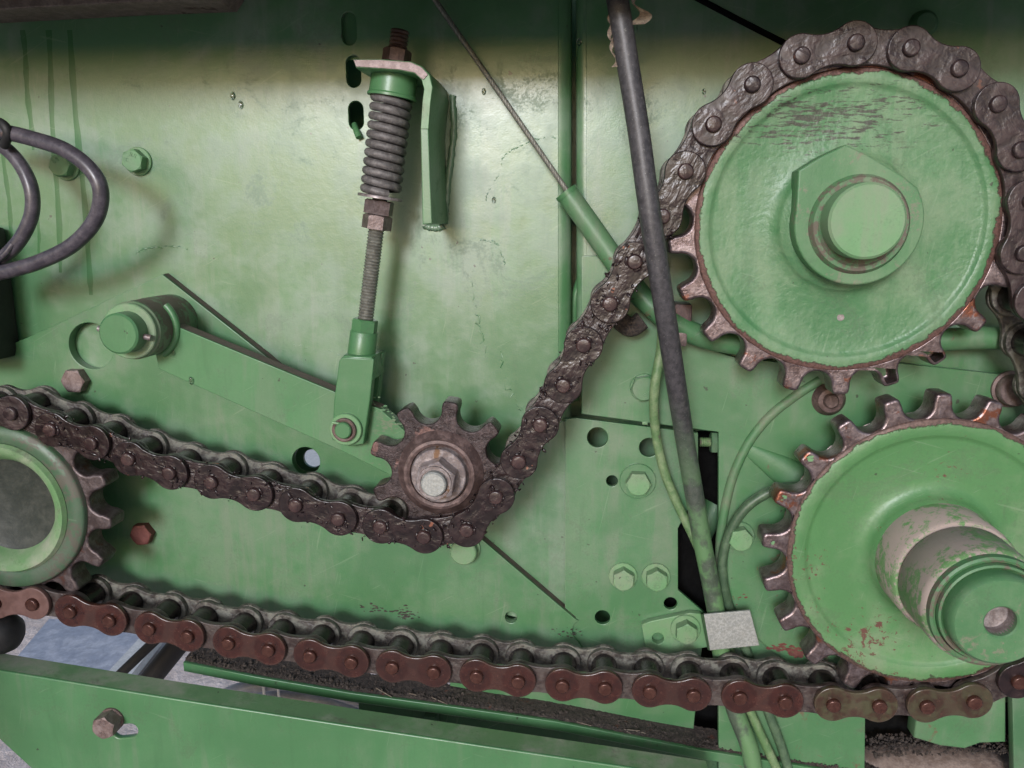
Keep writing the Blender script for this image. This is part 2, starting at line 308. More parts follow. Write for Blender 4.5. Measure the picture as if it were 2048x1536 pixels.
def catmull(pts, sub=8):
    pts = [Vector(p) for p in pts]; out = []
    q = [pts[0] * 2 - pts[1]] + pts + [pts[-1] * 2 - pts[-2]]
    for i in range(1, len(q) - 2):
        for k in range(sub):
            t = k / sub; a, b, c, d = q[i - 1], q[i], q[i + 1], q[i + 2]
            out.append(0.5 * ((2 * b) + (c - a) * t + (2 * a - 5 * b + 4 * c - d) * t * t + (3 * b - a - 3 * c + d) * t ** 3))
    out.append(pts[-1]); return out
def tube_bm(bm, pts, r, seg=14, cap=True):
    """pts in mm (x, y, z relative to the lens height)"""
    pts = [Vector(p) for p in pts]; n = len(pts); rs = r if isinstance(r, (list, tuple)) else [r] * n
    if len(rs) != n: rs = [rs[min(len(rs) - 1, int(i / (n - 1) * (len(rs) - 1)))] for i in range(n)]
    tan = [(pts[min(i + 1, n - 1)] - pts[max(i - 1, 0)]).normalized() for i in range(n)]
    u = tan[0].orthogonal().normalized(); rows = []
    for i in range(n):
        u = (u - tan[i] * u.dot(tan[i])).normalized(); w = tan[i].cross(u)
        rows.append([bm.verts.new((pts[i] + (u * math.cos(2 * math.pi * k / seg) + w * math.sin(2 * math.pi * k / seg)) * rs[i]) * MM + Vector((0, 0, H0))) for k in range(seg)])
    for a, b in zip(rows, rows[1:]):
        for k in range(seg): bm.faces.new((a[k], a[(k + 1) % seg], b[(k + 1) % seg], b[k]))
    if cap: bm.faces.new(rows[0][::-1]); bm.faces.new(rows[-1])
def bm_obj(name, bm, m, parent=None, smooth=40):
    bmesh.ops.recalc_face_normals(bm, faces=bm.faces); me = bpy.data.meshes.new(name); bm.to_mesh(me); bm.free(); return link(name, me, m, parent, smooth)
def tube(name, pts, r, m, parent=None, seg=14, sub=8, smooth=50):
    """pts: (px, py, depth) pixels"""
    w = [(P(a, b, y)[0], y, P(a, b, y)[1]) for a, b, y in pts]
    if sub > 1: w = catmull(w, sub)
    bm = bmesh.new(); tube_bm(bm, w, r, seg); return bm_obj(name, bm, m, parent, smooth)
def box_bm(bm, x0, x1, y0, y1, z0, z1):
    g = bmesh.ops.create_cube(bm, size=1.0, matrix=Matrix.Translation(((x0 + x1) / 2 * MM, (y0 + y1) / 2 * MM, H0 + (z0 + z1) / 2 * MM)) @ Matrix.Diagonal(((x1 - x0) * MM, (y1 - y0) * MM, (z1 - z0) * MM, 1)))
    return g['verts']
def box(name, x0, x1, y0, y1, z0, z1, m, parent=None, bev=1.0):
    bm = bmesh.new(); box_bm(bm, x0, x1, y0, y1, z0, z1)
    if bev: bmesh.ops.bevel(bm, geom=bm.edges[:], offset=bev * MM, segments=2, profile=0.6, affect='EDGES')
    return bm_obj(name, bm, m, parent, 40)

def hexagon(c, af, ph=0.0): return circle(c, af / math.sqrt(3), 6, ph=ph)
def hex_mesh(af, y0, y1, cham=0.9, ph=0.0, hole=0.0):
    """hexagon head with its front corners turned round"""
    R = af / math.sqrt(3); ri = af / 2 * 0.97; N = 48; bm = bmesh.new()
    def hr(a): a = (a - ph) % (math.pi / 3) - math.pi / 6; return (af / 2) / math.cos(a)
    rows = []
    for kind in ('f', 'c', 'b'):
        row = []
        for i in range(N):
            a = ph + 2 * math.pi * i / N; h = hr(a)
            if kind == 'f': r, y = ri, y0
            elif kind == 'c': r, y = h, y0 + 0.12 + (h - ri) * 0.55
            else: r, y = h, y1
            row.append(bm.verts.new((r * math.cos(a) * MM, y * MM, r * math.sin(a) * MM)))
        rows.append(row)
    bm.faces.new(rows[0])
    for a, b in zip(rows, rows[1:]):
        for i in range(N): bm.faces.new((a[i], b[i], b[(i + 1) % N], a[(i + 1) % N]))
    bm.faces.new(rows[-1][::-1]); bmesh.ops.recalc_face_normals(bm, faces=bm.faces)
    me = bpy.data.meshes.new('hex'); bm.to_mesh(me); bm.free(); return me
def text_mesh(s, size, y):
    cu = bpy.data.curves.new('t', 'FONT'); cu.body = s; cu.size = size * MM; cu.extrude = 0.28 * MM; cu.align_x = 'CENTER'; cu.align_y = 'CENTER'
    o = bpy.data.objects.new('t', cu); C.objects.link(o); dg = bpy.context.evaluated_depsgraph_get(); me = bpy.data.meshes.new_from_object(o.evaluated_get(dg))
    bpy.data.objects.remove(o); me.transform(Matrix.Translation((0, y * MM, 0)) @ Matrix.Rotation(math.pi / 2, 4, 'X')); return me
def bolt(px, py, surf, af, height, m, parent, washer=None, wm=None, mark=None, ph=0.2, name='bolt', label=None, wth=1.6, markrot=0.0):
    """px, py: middle of the head's face in the picture; surf: depth of the surface it sits on"""
    yf = surf - height - (wth if washer else 0); x, z = P(px, py, yf)
    me = hex_mesh(af, yf, surf - (wth if washer else 0), ph=ph); me.transform(Matrix.Translation((x * MM, 0, H0 + z * MM)))
    b = link(name, me, m, parent, 30)
    if label: b['label'] = label
    if washer:
        lathe('washer', [(af * .3, surf - wth), (washer - .4, surf - wth), (washer, surf - wth + .4), (washer, surf + .3)], (x, z), wm or m, b, 40)
    if mark:
        for i, (s, a) in enumerate(mark):
            t = text_mesh(s, af * 0.30, yf); a = math.radians(a)
            t.transform(Matrix.Translation(((x + af * .27 * math.sin(a)) * MM, 0, H0 + (z + af * .27 * math.cos(a)) * MM)) @ Matrix.Rotation(a, 4, 'Y'))
            link('head_marking', t, m, b, 0)
    return b

# ------------------------------------------------------------------ ground and distance
bm = bmesh.new(); vs = [bm.verts.new(v) for v in ((-60, -60, 0), (60, -60, 0), (60, 60, 0), (-60, 60, 0))]; bm.faces.new(vs)
tag(bm_obj('ground', bm, M_['sand'], None, 0), kind='structure')

# ------------------------------------------------------------------ sheet-metal wall of the machine
YW = 62
wall = thing('side_wall', 'large green painted sheet steel side wall with spring bracket, slots and dark oil runs', 'machine wall')
out_l = PX([(-90, -120), (1117, -120), (1117, 500), (1117, 842), (1136, 842), (1136, 1262), (900, 1200), (300, 1000), (-90, 900)], YW)
holes = [slot(P(698, 57, YW), 8.9, 18.4), slot(P(707, 143, YW), 8.9, 18), slot(P(712, 231, YW), 9.1, 16.5), circle(P(612, 922, YW), 9.4)]
plate('steel_sheet', [out_l] + holes, YW, YW + 3, M_['wall'], wall, 0.3)
# its right-hand edge is rolled backwards
def rolled(name, px0, px1, y0, y1, sgn, m, parent, depth=14):
    a = P(px0, y0, YW)[0]; b = P(px0, y1, YW)[0]; zt = P(px0, y0, YW)[1]; zb = P(px0, y1, YW)[1]
    w = abs(P(px1, 200, YW)[0] - P(px0, 200, YW)[0]); bm = bmesh.new(); cols = []
    prof = [(0, 0)] + [(w * math.sin(t), w * 0.9 * (1 - math.cos(t))) for t in [i * math.pi / 2 / 8 for i in range(1, 9)]] + [(w, depth), (w - 2.4, depth)]
    for (dx, dy) in prof: cols.append((bm.verts.new(((a + sgn * dx) * MM, (YW + dy) * MM, H0 + zt * MM)), bm.verts.new(((b + sgn * dx) * MM, (YW + dy) * MM, H0 + zb * MM))))
    for p, q in zip(cols, cols[1:]): bm.faces.new((p[0], p[1], q[1], q[0]))
    return bm_obj(name, bm, m, parent, 60)
rolled('rolled_edge', 1117, 1143, -120, 842, 1, M_['wall'], wall)
# dark oil runs at the left
for i, (x0, y0, x1, y1, w) in enumerate([(45, 60, 66, 300, 2.6), (96, 60, 122, 545, 2.8), (138, 60, 184, 590, 3.0), (5, 280, 28, 520, 2.2), (72, 400, 82, 540, 1.6)]):
    bm = bmesh.new(); L = []; n = 40
    for k in range(n + 1):
        t = k / n; x = x0 + (x1 - x0) * t + 1.5 * math.sin(t * 9 + i) + random.uniform(-.4, .4); y = y0 + (y1 - y0) * t; ww = w * (1 + 0.16 * math.sin(t * 23 + i * 2)) * (1 if t < .97 else .6) * 1.25
        c = P(x, y, YW); L.append((bm.verts.new(((c[0] - ww / 2) * MM, (YW - 0.02) * MM, H0 + c[1] * MM)), bm.verts.new((c[0] * MM, (YW - .09) * MM, H0 + c[1] * MM)), bm.verts.new(((c[0] + ww / 2) * MM, (YW - 0.02) * MM, H0 + c[1] * MM))))
    for a, b in zip(L, L[1:]):
        bm.faces.new((a[0], b[0], b[1], a[1])); bm.faces.new((a[1], b[1], b[2], a[2]))
    bm_obj('oil_run', bm, M_['drip'], wall, 60)
# raised ripples and weld spatter under the paint
def ridge(pts, y, r, m, parent, name='paint_ridge', amp=1.6):
    w = catmull([(P(a, b, y)[0], y, P(a, b, y)[1]) for a, b in pts], 10)
    w = [p + Vector((random.uniform(-amp, amp) * .35, 0.25, random.uniform(-amp, amp) * .35)) for p in w]
    bm = bmesh.new(); tube_bm(bm, w, [r * (random.uniform(.8, 1.1) if name == 'weld_bead' else random.uniform(.35, 1.2)) for _ in w], 6); return bm_obj(name, bm, m, parent, 70)
ridge([(1112, 275), (1075, 278), (1040, 292), (1008, 312), (1000, 345), (980, 375), (972, 400)], YW, 0.5, M_['wall'], wall)
ridge([(960, 480), (990, 485), (1003, 505), (1010, 530)], YW, 0.55, M_['wall'], wall)
ridge([(270, 508), (290, 498), (320, 495), (345, 492), (375, 498)], YW, 0.6, M_['wall'], wall)
ridge([(945, 540), (950, 600), (958, 660), (975, 720)], YW, 0.5, M_['wall'], wall, amp=5)
# wall bolts
bolt(263, 321, YW, 12.2, 6.5, M_['bolt_pale'], wall, 8.6, mark=[('8.8', 20), ('H', -80)], ph=0.3)
bolt(117, 331, YW, 12.2, 6.5, M_['bolt_pale'], wall, 8.6, mark=[('8.8', -30)], ph=0.1)
# L-shaped bracket welded to the wall, thick edge forward
yb0 = 12
th = 5.2
def pz(p, y): x, z = P(*p, y); return Vector((x, 0, z))
o1 = [(706, 118), (760, 118), (822, 123), (845, 133), (860, 150), (866, 175), (862, 205), (857, 258), (860, 350), (864, 447), (845, 449), (843, 350), (841, 258), (845, 200), (848, 178), (843, 160), (830, 148), (800, 142), (760, 139), (712, 136)]
plate('spring_bracket', [PX(o1, yb0)], yb0, YW + 0.5, M_['clean'], wall, 0.5, 30)
# bare worn front edge of the bracket's upper half
plate('bracket_front_edge', [PX([(707, 119.5), (760, 119), (822, 124), (844, 134), (859, 151), (865, 175), (861, 205), (857, 258), (842, 258), (846, 200), (849, 178), (844, 160), (830, 147), (800, 141), (760, 138), (713, 135)], yb0)], yb0 - 0.6, yb0 + 0.3, M_['bolt_pale'], wall, 0.2)
plate('bracket_bare_edge', [PX([(708, 120), (760, 120), (822, 125), (844, 135), (857, 150), (848, 160), (843, 158), (830, 146), (800, 140), (760, 137), (713, 134)], yb0)], yb0 - 1.0, yb0 - 0.4, M_['brownsteel'], wall, 0.2)
ridge([(905, 190), (907, 260), (900, 330), (893, 400), (888, 448)], YW - 0.5, 2.2, M_['wall'], wall, 'weld_bead', 0.8)
ridge([(888, 452), (868, 456), (850, 452)], YW - 1, 2.2, M_['wall'], wall, 'weld_bead', 0.8)
ridge([(1005, 700), (1010, 760), (1030, 800), (1045, 830)], YW, 0.45, M_['wall'], wall, amp=6)
ridge([(590, 690), (640, 700), (690, 712)], YW, 0.4, M_['wall'], wall, amp=3)

# latch tongue showing in the lowest slot
tube('latch_tongue', [(709, 250, YW + 4), (713, 262, YW - 2), (718, 275, YW - 4)], 1.9, M_['clean'], wall, 8, 4)

# ---- top rail (brown) and unseen eaves shaped to shade the wall top
rail = plate('top_rail', [PX([(-140, -140), (520, -140), (430, -2), (230, 6), (-60, 22), (-140, 24)], 34)], 34, 62.5, M_['browntube'], None, 0.8)
tag(rail, 'brown steel rail along the upper left edge of the wall', 'rail')
hood = thing('unseen_eaves', 'unseen dark green eaves shaped to shade the top of the wall', 'eaves')
def slab(name, pts, x0, x1, th, m, parent):
    bm = bmesh.new(); rows = []
    for (y, z) in pts + [(y, z + th) for y, z in pts[::-1]]: rows.append((bm.verts.new((x0 * MM, y * MM, H0 + z * MM)), bm.verts.new((x1 * MM, y * MM, H0 + z * MM))))
    n = len(rows)
    for i in range(n): a, b = rows[i], rows[(i + 1) % n]; bm.faces.new((a[0], a[1], b[1], b[0]))
    bm.faces.new([q[0] for q in rows]); bm.faces.new([q[1] for q in rows][::-1]); return bm_obj(name, bm, m, parent, 30)
slab('shading_sheet', [(64, 147), (-39, 110), (-40, 105.3)], -900, 900, 4, M_['darkgreen'], hood)

# ---- upper right wall sheet
rw = thing('upper_right_wall', 'green painted steel wall sheet behind the upper right sprocket', 'machine wall')
plate('steel_sheet', [PX([(1172, -120), (2190, -120), (2190, 760), (1172, 760)], YW)], YW, YW + 3, M_['wall'], rw, 0.3)
rolled('rolled_edge', 1172, 1152, -120, 760, -1, M_['wall'], rw)
tube('groove_shade', [(1360, -22, YW), (1470, 36, YW), (1580, 92, YW)], 1.7, M_['unlit'], rw, 10, 4)  # near-black line painting the shade of a straight groove
ridge([(1260, 130), (1265, 90), (1275, 40)], YW, 1.3, M_['wall'], rw, 'weld_bead', 1.5)
sm = lathe_mesh([(0, -6), (5, -5.6), (7, -3), (7.5, 0.5)], 24); c = P(1845, 50, YW); sm.transform(Matrix.Translation((c[0] * MM, YW * MM, H0 + c[1] * MM))); link('rubber_bump', sm, M_['darkgreen'], rw)

# ---- inner sheet seen through the slots and openings
inner = thing('inner_wall', 'dark green inner sheet seen through slots and holes of the wall', 'machine wall')
YI = 100
plate('steel_sheet', [PX([(470, -140), (2200, -140), (2200, 1300), (1480, 1420), (800, 1180), (470, 1060)], YI), circle(P(625, 917, YI), 6.6)], YI, YI + 3, M_['plate'], inner, 0.3)

plate('slot_backing', [PX([(660, 10), (740, 10), (740, 120), (660, 120)], 66.5)], 66.5, 68, M_['clean'], inner, 0.2)
# ---- long gusset plate on the left
YF = 55
gus = thing('gusset_plate', 'thick green corner plate with peaked top running behind the tensioner arm', 'steel plate')
of = PX([(-120, 745), (60, 673), (325, 549), (530, 711), (968, 1083), (1150, 1238)], YF)
nc = P(1172, 1263, YF)
of += [(nc[0] + 8.8 * math.cos(a), nc[1] + 8.8 * math.sin(a)) for a in [rad(d) for d in range(125, 245, 12)]]
of += PX([(1180, 1318), (900, 1295), (659, 1262), (400, 1220), (143, 1168), (-120, 1120)], YF)
plate('steel_plate', [of, circle(P(182, 692, YF), 15.0), circle(P(612, 922, YF), 9.2), circle(P(1022, 1235, YF), 4.0)], YF, YW - 0.4, M_['plate'], gus, 0.4)
# bare cut edge along its sloping side
e = PX([(326, 548), (530, 709), (968, 1081), (1151, 1237)], YF); bm = bmesh.new(); L = []
for (x, z) in e: L.append((bm.verts.new(((x + .12) * MM, (YF + 0.5) * MM, H0 + (z + .12) * MM)), bm.verts.new(((x + .12) * MM, (YW - 0.6) * MM, H0 + (z + .12) * MM))))
for a, b in zip(L, L[1:]): bm.faces.new((a[0], b[0], b[1], a[1]))
bm_obj('cut_edge', bm, M_['edge'], gus, 0)
bolt(144, 763, YF, 14, 7, M_['bolt_brown'], gus, label='grey brown hexagon bolt', ph=0.0)
bolt(280, 1071, YF, 13.2, 6, M_['bolt_red'], gus, label='red rusted hexagon bolt', ph=0.1)
lathe('bolt', [(0, -9), (7.6, -9), (8.4, -8.2), (8.4, -2), (9.8, -1.8), (9.8, 0)], P(926, 1106, YF - 9), M_['bolt_pale'], gus, yo=YF)['label'] = 'round headed dusty green bolt'
# brown scrape on the plate
def patch(name, pts, y, m, parent, n=26, spread=(60, 12), dens=None, size=(0.6, 2.4)):
    bm = bmesh.new()
    for _ in range(n):
        a, b = random.choice(pts); x, z = P(a + random.gauss(0, spread[0]), b + random.gauss(0, spread[1]), y); r = random.uniform(*size); k = random.uniform(0, 6)
        q = [bm.verts.new(((x + r * random.uniform(.5, 1.2) * 1.7 * math.cos(t + k)) * MM, (y - .06 - random.random() * .05) * MM, H0 + (z + r * random.uniform(.3, .9) * math.sin(t + k)) * MM)) for t in [i * math.pi / 4 for i in range(8)]]
        bm.faces.new(q)
    o = bm_obj(name, bm, m, parent, 0); o['kind'] = 'stuff'; return o
patch('rust_flakes', [(750, 1218), (790, 1222), (815, 1232)], YF, M_['soil'], gus, 60, (16, 4), size=(.3, 1.1))
patch('soil_specks', [(1125, 1262), (1140, 1268)], YF, M_['soil'], gus, 24, (14, 5), size=(.2, .8))

# ---- lower adjusting plate with holes
YE = 57
adj = thing('adjusting_plate', 'flat green plate with round holes and flange bolts beside the dark opening', 'steel plate')
oe = PX([(1130, 838), (1152, 836), (1396, 866), (1397, 975), (1385, 1000), (1356, 1057), (1356, 1180), (1412, 1228), (1400, 1330), (1387, 1458), (1200, 1425), (900, 1372), (900, 1290), (1130, 1290)], YE)
plate('steel_plate', [oe, circle(P(1195, 875, YE), 6.4), circle(P(1298, 895, YE), 6.0), circle(P(1205, 1235, YE), 4.9), circle(P(1341, 1207, YE), 4.2), circle(P(1224, 962, YE), 3.6)], YE, YE + 3.4, M_['plate'], adj, 0.35)
bolt(1277, 970, YE, 13.4, 7, M_['bolt_pale'], adj, 11.2, M_['plate'], mark=[('8.8', 0), ('T', 180)], ph=0.0)
bolt(1247, 1163, YE, 12.4, 7, M_['bolt_pale'], adj, 9.0, M_['bolt_pale'], mark=[('8.8', 60), ('H', 200)], ph=0.5)
bolt(1314, 1164, YE, 12.4, 7, M_['bolt_pale'], adj, 9.0, M_['bolt_pale'], mark=[('8.8', 20), ('CS', 180)], ph=0.5)

# ---- big bearing plate at the right
YD = 53
brg = thing('bearing_plate', 'big green plate behind the right sprockets with curved rib and round bolts', 'steel plate')
od = PX([(1163, 512), (1200, 512), (1290, 600), (1380, 686), (1473, 716), (1600, 728), (1760, 722), (2190, 770), (2190, 1405), (1640, 1405), (1437, 1330), (1437, 864), (1163, 828)], YD)
plate('steel_plate', [od], YD, YD + 5, M_['plate'], brg, 0.4)
tube('curved_rib', [(1640, 760, YD), (1590, 792, YD), (1540, 832, YD), (1498, 884, YD), (1466, 952, YD), (1448, 1025, YD), (1440, 1090, YD), (1440, 1150, YD)], 2.9, M_['dusty'], brg, 12, 10)
bolt(1289, 778, YD, 14.0, 5, M_['plate'], brg, 8.4, M_['plate'], wth=1, ph=0.2, mark=[('8.8', 150)])
lathe('bolt', [(0, -7), (3.5, -7), (4.2, -6.4), (4.6, -5), (7.0, -4.6), (8.0, -3), (9.6, -1), (9.8, .4)], P(1662, 802, YD - 5), M_['hubrust'], brg, yo=YD)
lathe('bolt', [(0, -8), (8.2, -8), (9.0, -7), (9.0, -2), (10.6, -1.6), (10.6, .4)], P(2034, 783, YD - 8), M_['bolt_brown'], brg, yo=YD)
# half-cone stiffener pressed into the plate
def stiffener():
    a = Vector((*P(1485, 893, YD),)); b = Vector((*P(1640, 985, YD),)); d = (b - a); L = d.length; d.normalize(); nn = Vector((-d.y, d.x)); bm = bmesh.new(); rows = []
    for i in range(13):
        t = i / 12; w = 2 + 11.5 * t ** .8; hgt = 0.2 + 7 * t
        rows.append([bm.verts.new(((a + d * (L * t) + nn * w * math.cos(s)).x * MM, (YD - hgt * math.sin(s) + .1) * MM, H0 + (a + d * (L * t) + nn * w * math.cos(s)).y * MM)) for s in [k * math.pi / 12 for k in range(13)]])
    for p, q in zip(rows, rows[1:]):
        for k in range(12): bm.faces.new((p[k], q[k], q[k + 1], p[k + 1]))
    bm_obj('pressed_stiffener', bm, M_['plate_rusty'], brg, 60)
stiffener()
for q in ((1290, 846),):
    x, z = P(*q, YD); box('notch_tab', x - 1.6, x + 1.6, YD - .3, YD + 4, z - 1.0, z + .8, M_['bolt_pale'], brg, 0.2)

LC = (189.9, -177.5)     # lower right sprocket axis
UC = (130.4, 0.5)        # upper right sprocket axis
IC = (-82.3, -138.6)     # idler axis
SC = (-350.5, -168.3)    # left sprocket axis
hs = thing('bearing_housing', 'round green bearing housing disc behind the lower right sprocket', 'bearing housing')
ho = catmull([(*P(x_, y_, 46), 0) for x_, y_ in [(1700, 968), (1600, 972), (1530, 988), (1482, 1026), (1456, 1085), (1455, 1160), (1478, 1235), (1530, 1293), (1600, 1338), (1700, 1372)]], 6)
plate('housing_disc', [[(v_.x, v_.y) for v_ in ho] + PX([(2190, 1372), (2190, 968)], 46)], 46, 52.6, M_['plate_rusty'], hs, 1.5)
bolt(1483, 1082, 46, 12.6, 7, M_['bolt_pale'], hs, 9.2, M_['plate'], mark=[('8.8', 50), ('SC', -60), ('T', 170)], ph=0.25)
patch('red_rust_patch', [(1560, 1296), (1590, 1303), (1605, 1308)], 46, M_['bolt_red'], hs, 50, (10, 4), size=(.4, 1.6))
patch('red_rust_patch', [(1474, 1200), (1480, 1192)], 46, M_['bolt_red'], hs, 8, (6, 6), size=(.3, 1.0))

# ---- stud in the dark opening and the dark things behind it
st = thing('clamp_bolt', 'small dark green nut on a threaded stud inside the dark opening', 'bolt')
def thread_mesh(p0, p1, r, pitch, m, name, parent, seg=16, depth=0.12):
    """rod between two points in mm with turned grooves"""
    a, b = Vector(p0), Vector(p1); n = max(4, int((b - a).length / pitch * 4)); pts = [a.lerp(b, i / n) for i in range(n + 1)]
    rs = [r * (1 - depth * (0.5 + 0.5 * math.cos(i * math.pi / 2))) for i in range(n + 1)]; bm = bmesh.new(); tube_bm(bm, pts, rs, seg); return bm_obj(name, bm, m, parent, 25)
x, z = P(1420, 886, 60)
thread_mesh((x - 6, 62, z), (x + 1, 62, z), 3.0, 1.1, M_['hosegreen'], 'stud', st)
me = hex_mesh(12, 0, 5, ph=.2); me.transform(Matrix.Translation(((x + 0.5) * MM, 62 * MM, H0 + z * MM)) @ Matrix.Rotation(-math.pi / 2, 4, 'Z')); link('nut', me, M_['darkgreen'], st, 30)
dk = box('opening_shade', P(1320, 1000, 120)[0], P(1480, 1000, 120)[0], 84, 99, P(1390, 1460, 120)[1], P(1390, 845, 120)[1], M_['unlit'], None, 2)  # near-black block in place of the unlit interior
tag(dk, 'near-black block standing for the shade deep inside the narrow opening', 'housing')
cyl = tube('green_drum', [(1432, 1010, 82), (1395, 1075, 76)], 8, M_['darkgreen'], None, 20, 1); tag(cyl, 'dark green drum end inside the dark opening behind the black hose', 'drum')

# ------------------------------------------------------------------ sprockets
def sprocket_loop(N, rp, tip, phase, gap=8.0, wt=4.1, jitter=0.0):
    pts = []; half = math.pi / N
    for k in range(N):
        g = phase + 2 * math.pi * k / N + half; u = Vector((math.cos(g), math.sin(g))); t = Vector((-u.y, u.x))
        for i in range(15):
            a = rad(-88 + 176 * i / 14); p = u * rp + (-u * math.cos(a) + t * math.sin(a)) * gap; pts.append((p.x, p.y))
        g2 = g + half; u2 = Vector((math.cos(g2), math.sin(g2))); t2 = Vector((-u2.y, u2.x)); j = random.uniform(-jitter, jitter)
        for (dr, w) in ((-1.5, -wt * 1.03), (-0.45, -wt * .86), (0, -wt * .5), (0, wt * .5), (-0.45, wt * .86), (-1.5, wt * 1.03)):
            p = u2 * (tip + dr + j) + t2 * w; pts.append((p.x, p.y))
    return pts
def shift(lp, c): return [(x + c[0], y + c[1]) for x, y in lp]

sp1 = thing('large_sprocket', 'large green chain sprocket at upper right with a hexagon hub and rusty teeth', 'sprocket', 'sprockets carrying the roller chain')
plate('toothed_rim', [shift(sprocket_loop(21, 85.2, 89.6, rad(-1.3), jitter=.4), UC), circle(UC, 75, 64)], 9.5, 25.5, M_['tooth'], sp1, 1.5, 50)
m_d1 = paint('cast_green_disc_paint', dust=0.75, dustcol=(0.20, 0.27, 0.165), wave=0.35, peel=0.05, cast=0.38, centre=UC, rim=73.5, rimcol=(0.16, 0.085, 0.07), rough=0.4, smear=((UC[0] - 14, UC[1] + 52), 70, 24))
lathe('cast_web', [(20, 5.5), (33, 5.8), (34.0, 7.6), (36.0, 9.4), (40, 10.4), (50, 10.7), (66.0, 10.8), (67.6, 10.4), (68.6, 9.2), (69.4, 8.8), (75.2, 8.6), (76.4, 9.8), (76.6, 24), (60, 24.6)], UC, m_d1, sp1, 120, 60)
# eccentric cam-shaped collar: one hexagon corner, otherwise round
cc = P(1718, 444, -5); r0 = 31.0
lp = [(cc[0] + r0 * math.cos(rad(a)), cc[1] + r0 * math.sin(rad(a))) for a in range(-190, 36, 6)]
lp += PX([(1806, 352), (1740, 312), (1692, 289), (1640, 314), (1597, 341)], -5)
plate('hub_collar', [lp], -5, 9, M_['collar'], sp1, 0.9)
hb = P(1723, 449, -9)
lathe('hub_ring', [(15, -8), (19.2, -9.5), (20.5, -8.0), (22.6, -8.0), (24.2, -5.5), (24.6, -4)], hb, M_['grime'], sp1)
lathe('shaft_end', [(0, -22.6), (16.8, -22.6), (18.0, -21.5), (18.3, -17), (18.1, -6)], P(1735, 442, -22), M_['bolt_pale'], sp1)
lathe('plug', [(0, 10.6), (1.9, 10.6), (2.3, 11.4), (2.3, 13)], P(1682, 635, 10), M_['silver'], sp1, 12)

sp2 = thing('hub_sprocket', 'green sprocket at lower right with a long stepped hub and worn shiny teeth', 'sprocket', 'sprockets carrying the roller chain')
plate('toothed_rim', [shift(sprocket_loop(21, 85.2, 90.4, rad(5.6), jitter=.4), LC), circle(LC, 75.6, 64)], 9.5, 25.5, M_['tooth'], sp2, 1.5, 50)
m_d2 = paint('cast_green_disc_paint_worn', col=(0.082, 0.215, 0.078), dust=0.8, dustcol=(0.18, 0.24, 0.14), wave=0.3, peel=0.05, cast=0.12, centre=LC, rim=75.0, rimcol=(0.14, 0.085, 0.07), rough=0.38, chips=0.9)
lathe('cast_web', [(30, 0), (32.4, 2), (33.6, 5.5), (35.4, 8.6), (39.5, 10.3), (44, 10.6), (50, 10.7), (64.6, 10.8), (66.2, 10.4), (67.2, 9.4), (68.0, 9.0), (76.0, 8.7), (77.2, 9.8), (77.2, 24), (60, 25)], LC, m_d2, sp2, 120, 60)
m_hub = paint('rubbed_green_hub_paint', col=(0.13, 0.27, 0.10), dust=0.5, dustcol=(0.2, 0.24, 0.14), wave=0.3, rough=0.42, rub=((0.37, 0.285, 0.265), 0.45, 0.9))
lathe('hub', [(28.0, -22.5), (30.6, -22.4), (31.8, -21), (32.3, -1), (32.4, 5)], LC, m_hub, sp2, 72)
lathe('hub_groove', [(29.0, -23.5), (28.4, -22.4), (28.2, -21)], LC, M_['edge'], sp2, 72)
lathe('hub_sleeve', [(24, -54), (27.4, -54.2), (28.8, -52.8), (29.3, -50), (29.6, -24.5), (28, -22.2)], LC, m_hub, sp2, 72)
lathe('snap_ring', [(24.6, -55), (25.0, -57.4), (26.2, -57.9), (27.4, -57.2), (27.7, -54)], LC, M_['grime'], sp2, 72)
lathe('inner_ring', [(21.5, -57.6), (23.2, -59.6), (24.2, -59.2), (24.6, -56)], LC, M_['grime'], sp2, 72)
lathe('shaft_end', [(7.2, -54), (7.2, -66.3), (7.9, -67), (20.2, -67), (21.4, -65.8), (21.8, -62), (22.0, -55)], LC, M_['collar'], sp2, 72)
lathe('centre_bore', [(0, -57), (7.15, -58), (7.25, -66.2)], LC, M_['silver'], sp2, 32)
patch('paint_chip', [(1622, 919)], 9.1, M_['bolt_pale'], sp2, 7, (3, 3), size=(.6, 1.3)); patch('paint_chip', [(1569, 995)], 9.1, M_['bolt_pale'], sp2, 6, (3, 3), size=(.5, 1.0)); patch('paint_chip', [(1546, 1084)], 9.1, M_['bolt_pale'], sp2, 4, (2, 3), size=(.4, .8))

sp3 = thing('idler_sprocket', 'small greasy nine tooth idler sprocket in the middle with a bright hexagon nut', 'sprocket', 'sprockets carrying the roller chain')
plate('toothed_rim', [shift(sprocket_loop(9, 37.1, 42.0, rad(1.2), wt=4.2, gap=8.4, jitter=.3), IC), circle(IC, 15, 32)], 9.5, 25.0, M_['idler'], sp3, 0.9, 40)
lathe('hub_flange', [(16.4, 9), (17.0, 4.6), (18.6, 3.8), (20.2, 4.2), (21.2, 6.2), (24.6, 8.6), (25, 10)], IC, M_['hubrust'], sp3)
lathe('washer', [(8, 2.6), (15.2, 2.6), (15.7, 3.1), (15.8, 5.5), (16.6, 6.5)], IC, M_['silver'], sp3, 48)
me = hex_mesh(20.5, -8.6, 2.6, ph=0.35); me.transform(Matrix.Translation((IC[0] * MM, 0, H0 + IC[1] * MM))); link('hex_nut', me, M_['silver'], sp3, 30)
lathe('nut_collar', [(7.4, -8.3), (7.8, -9.6), (9.2, -9.6), (9.6, -8.2)], IC, M_['silver'], sp3)
lathe('stud_end', [(0, -13.2), (6.2, -13.2), (7.0, -12.4), (7.0, -5)], IC, M_['zinc'], sp3)
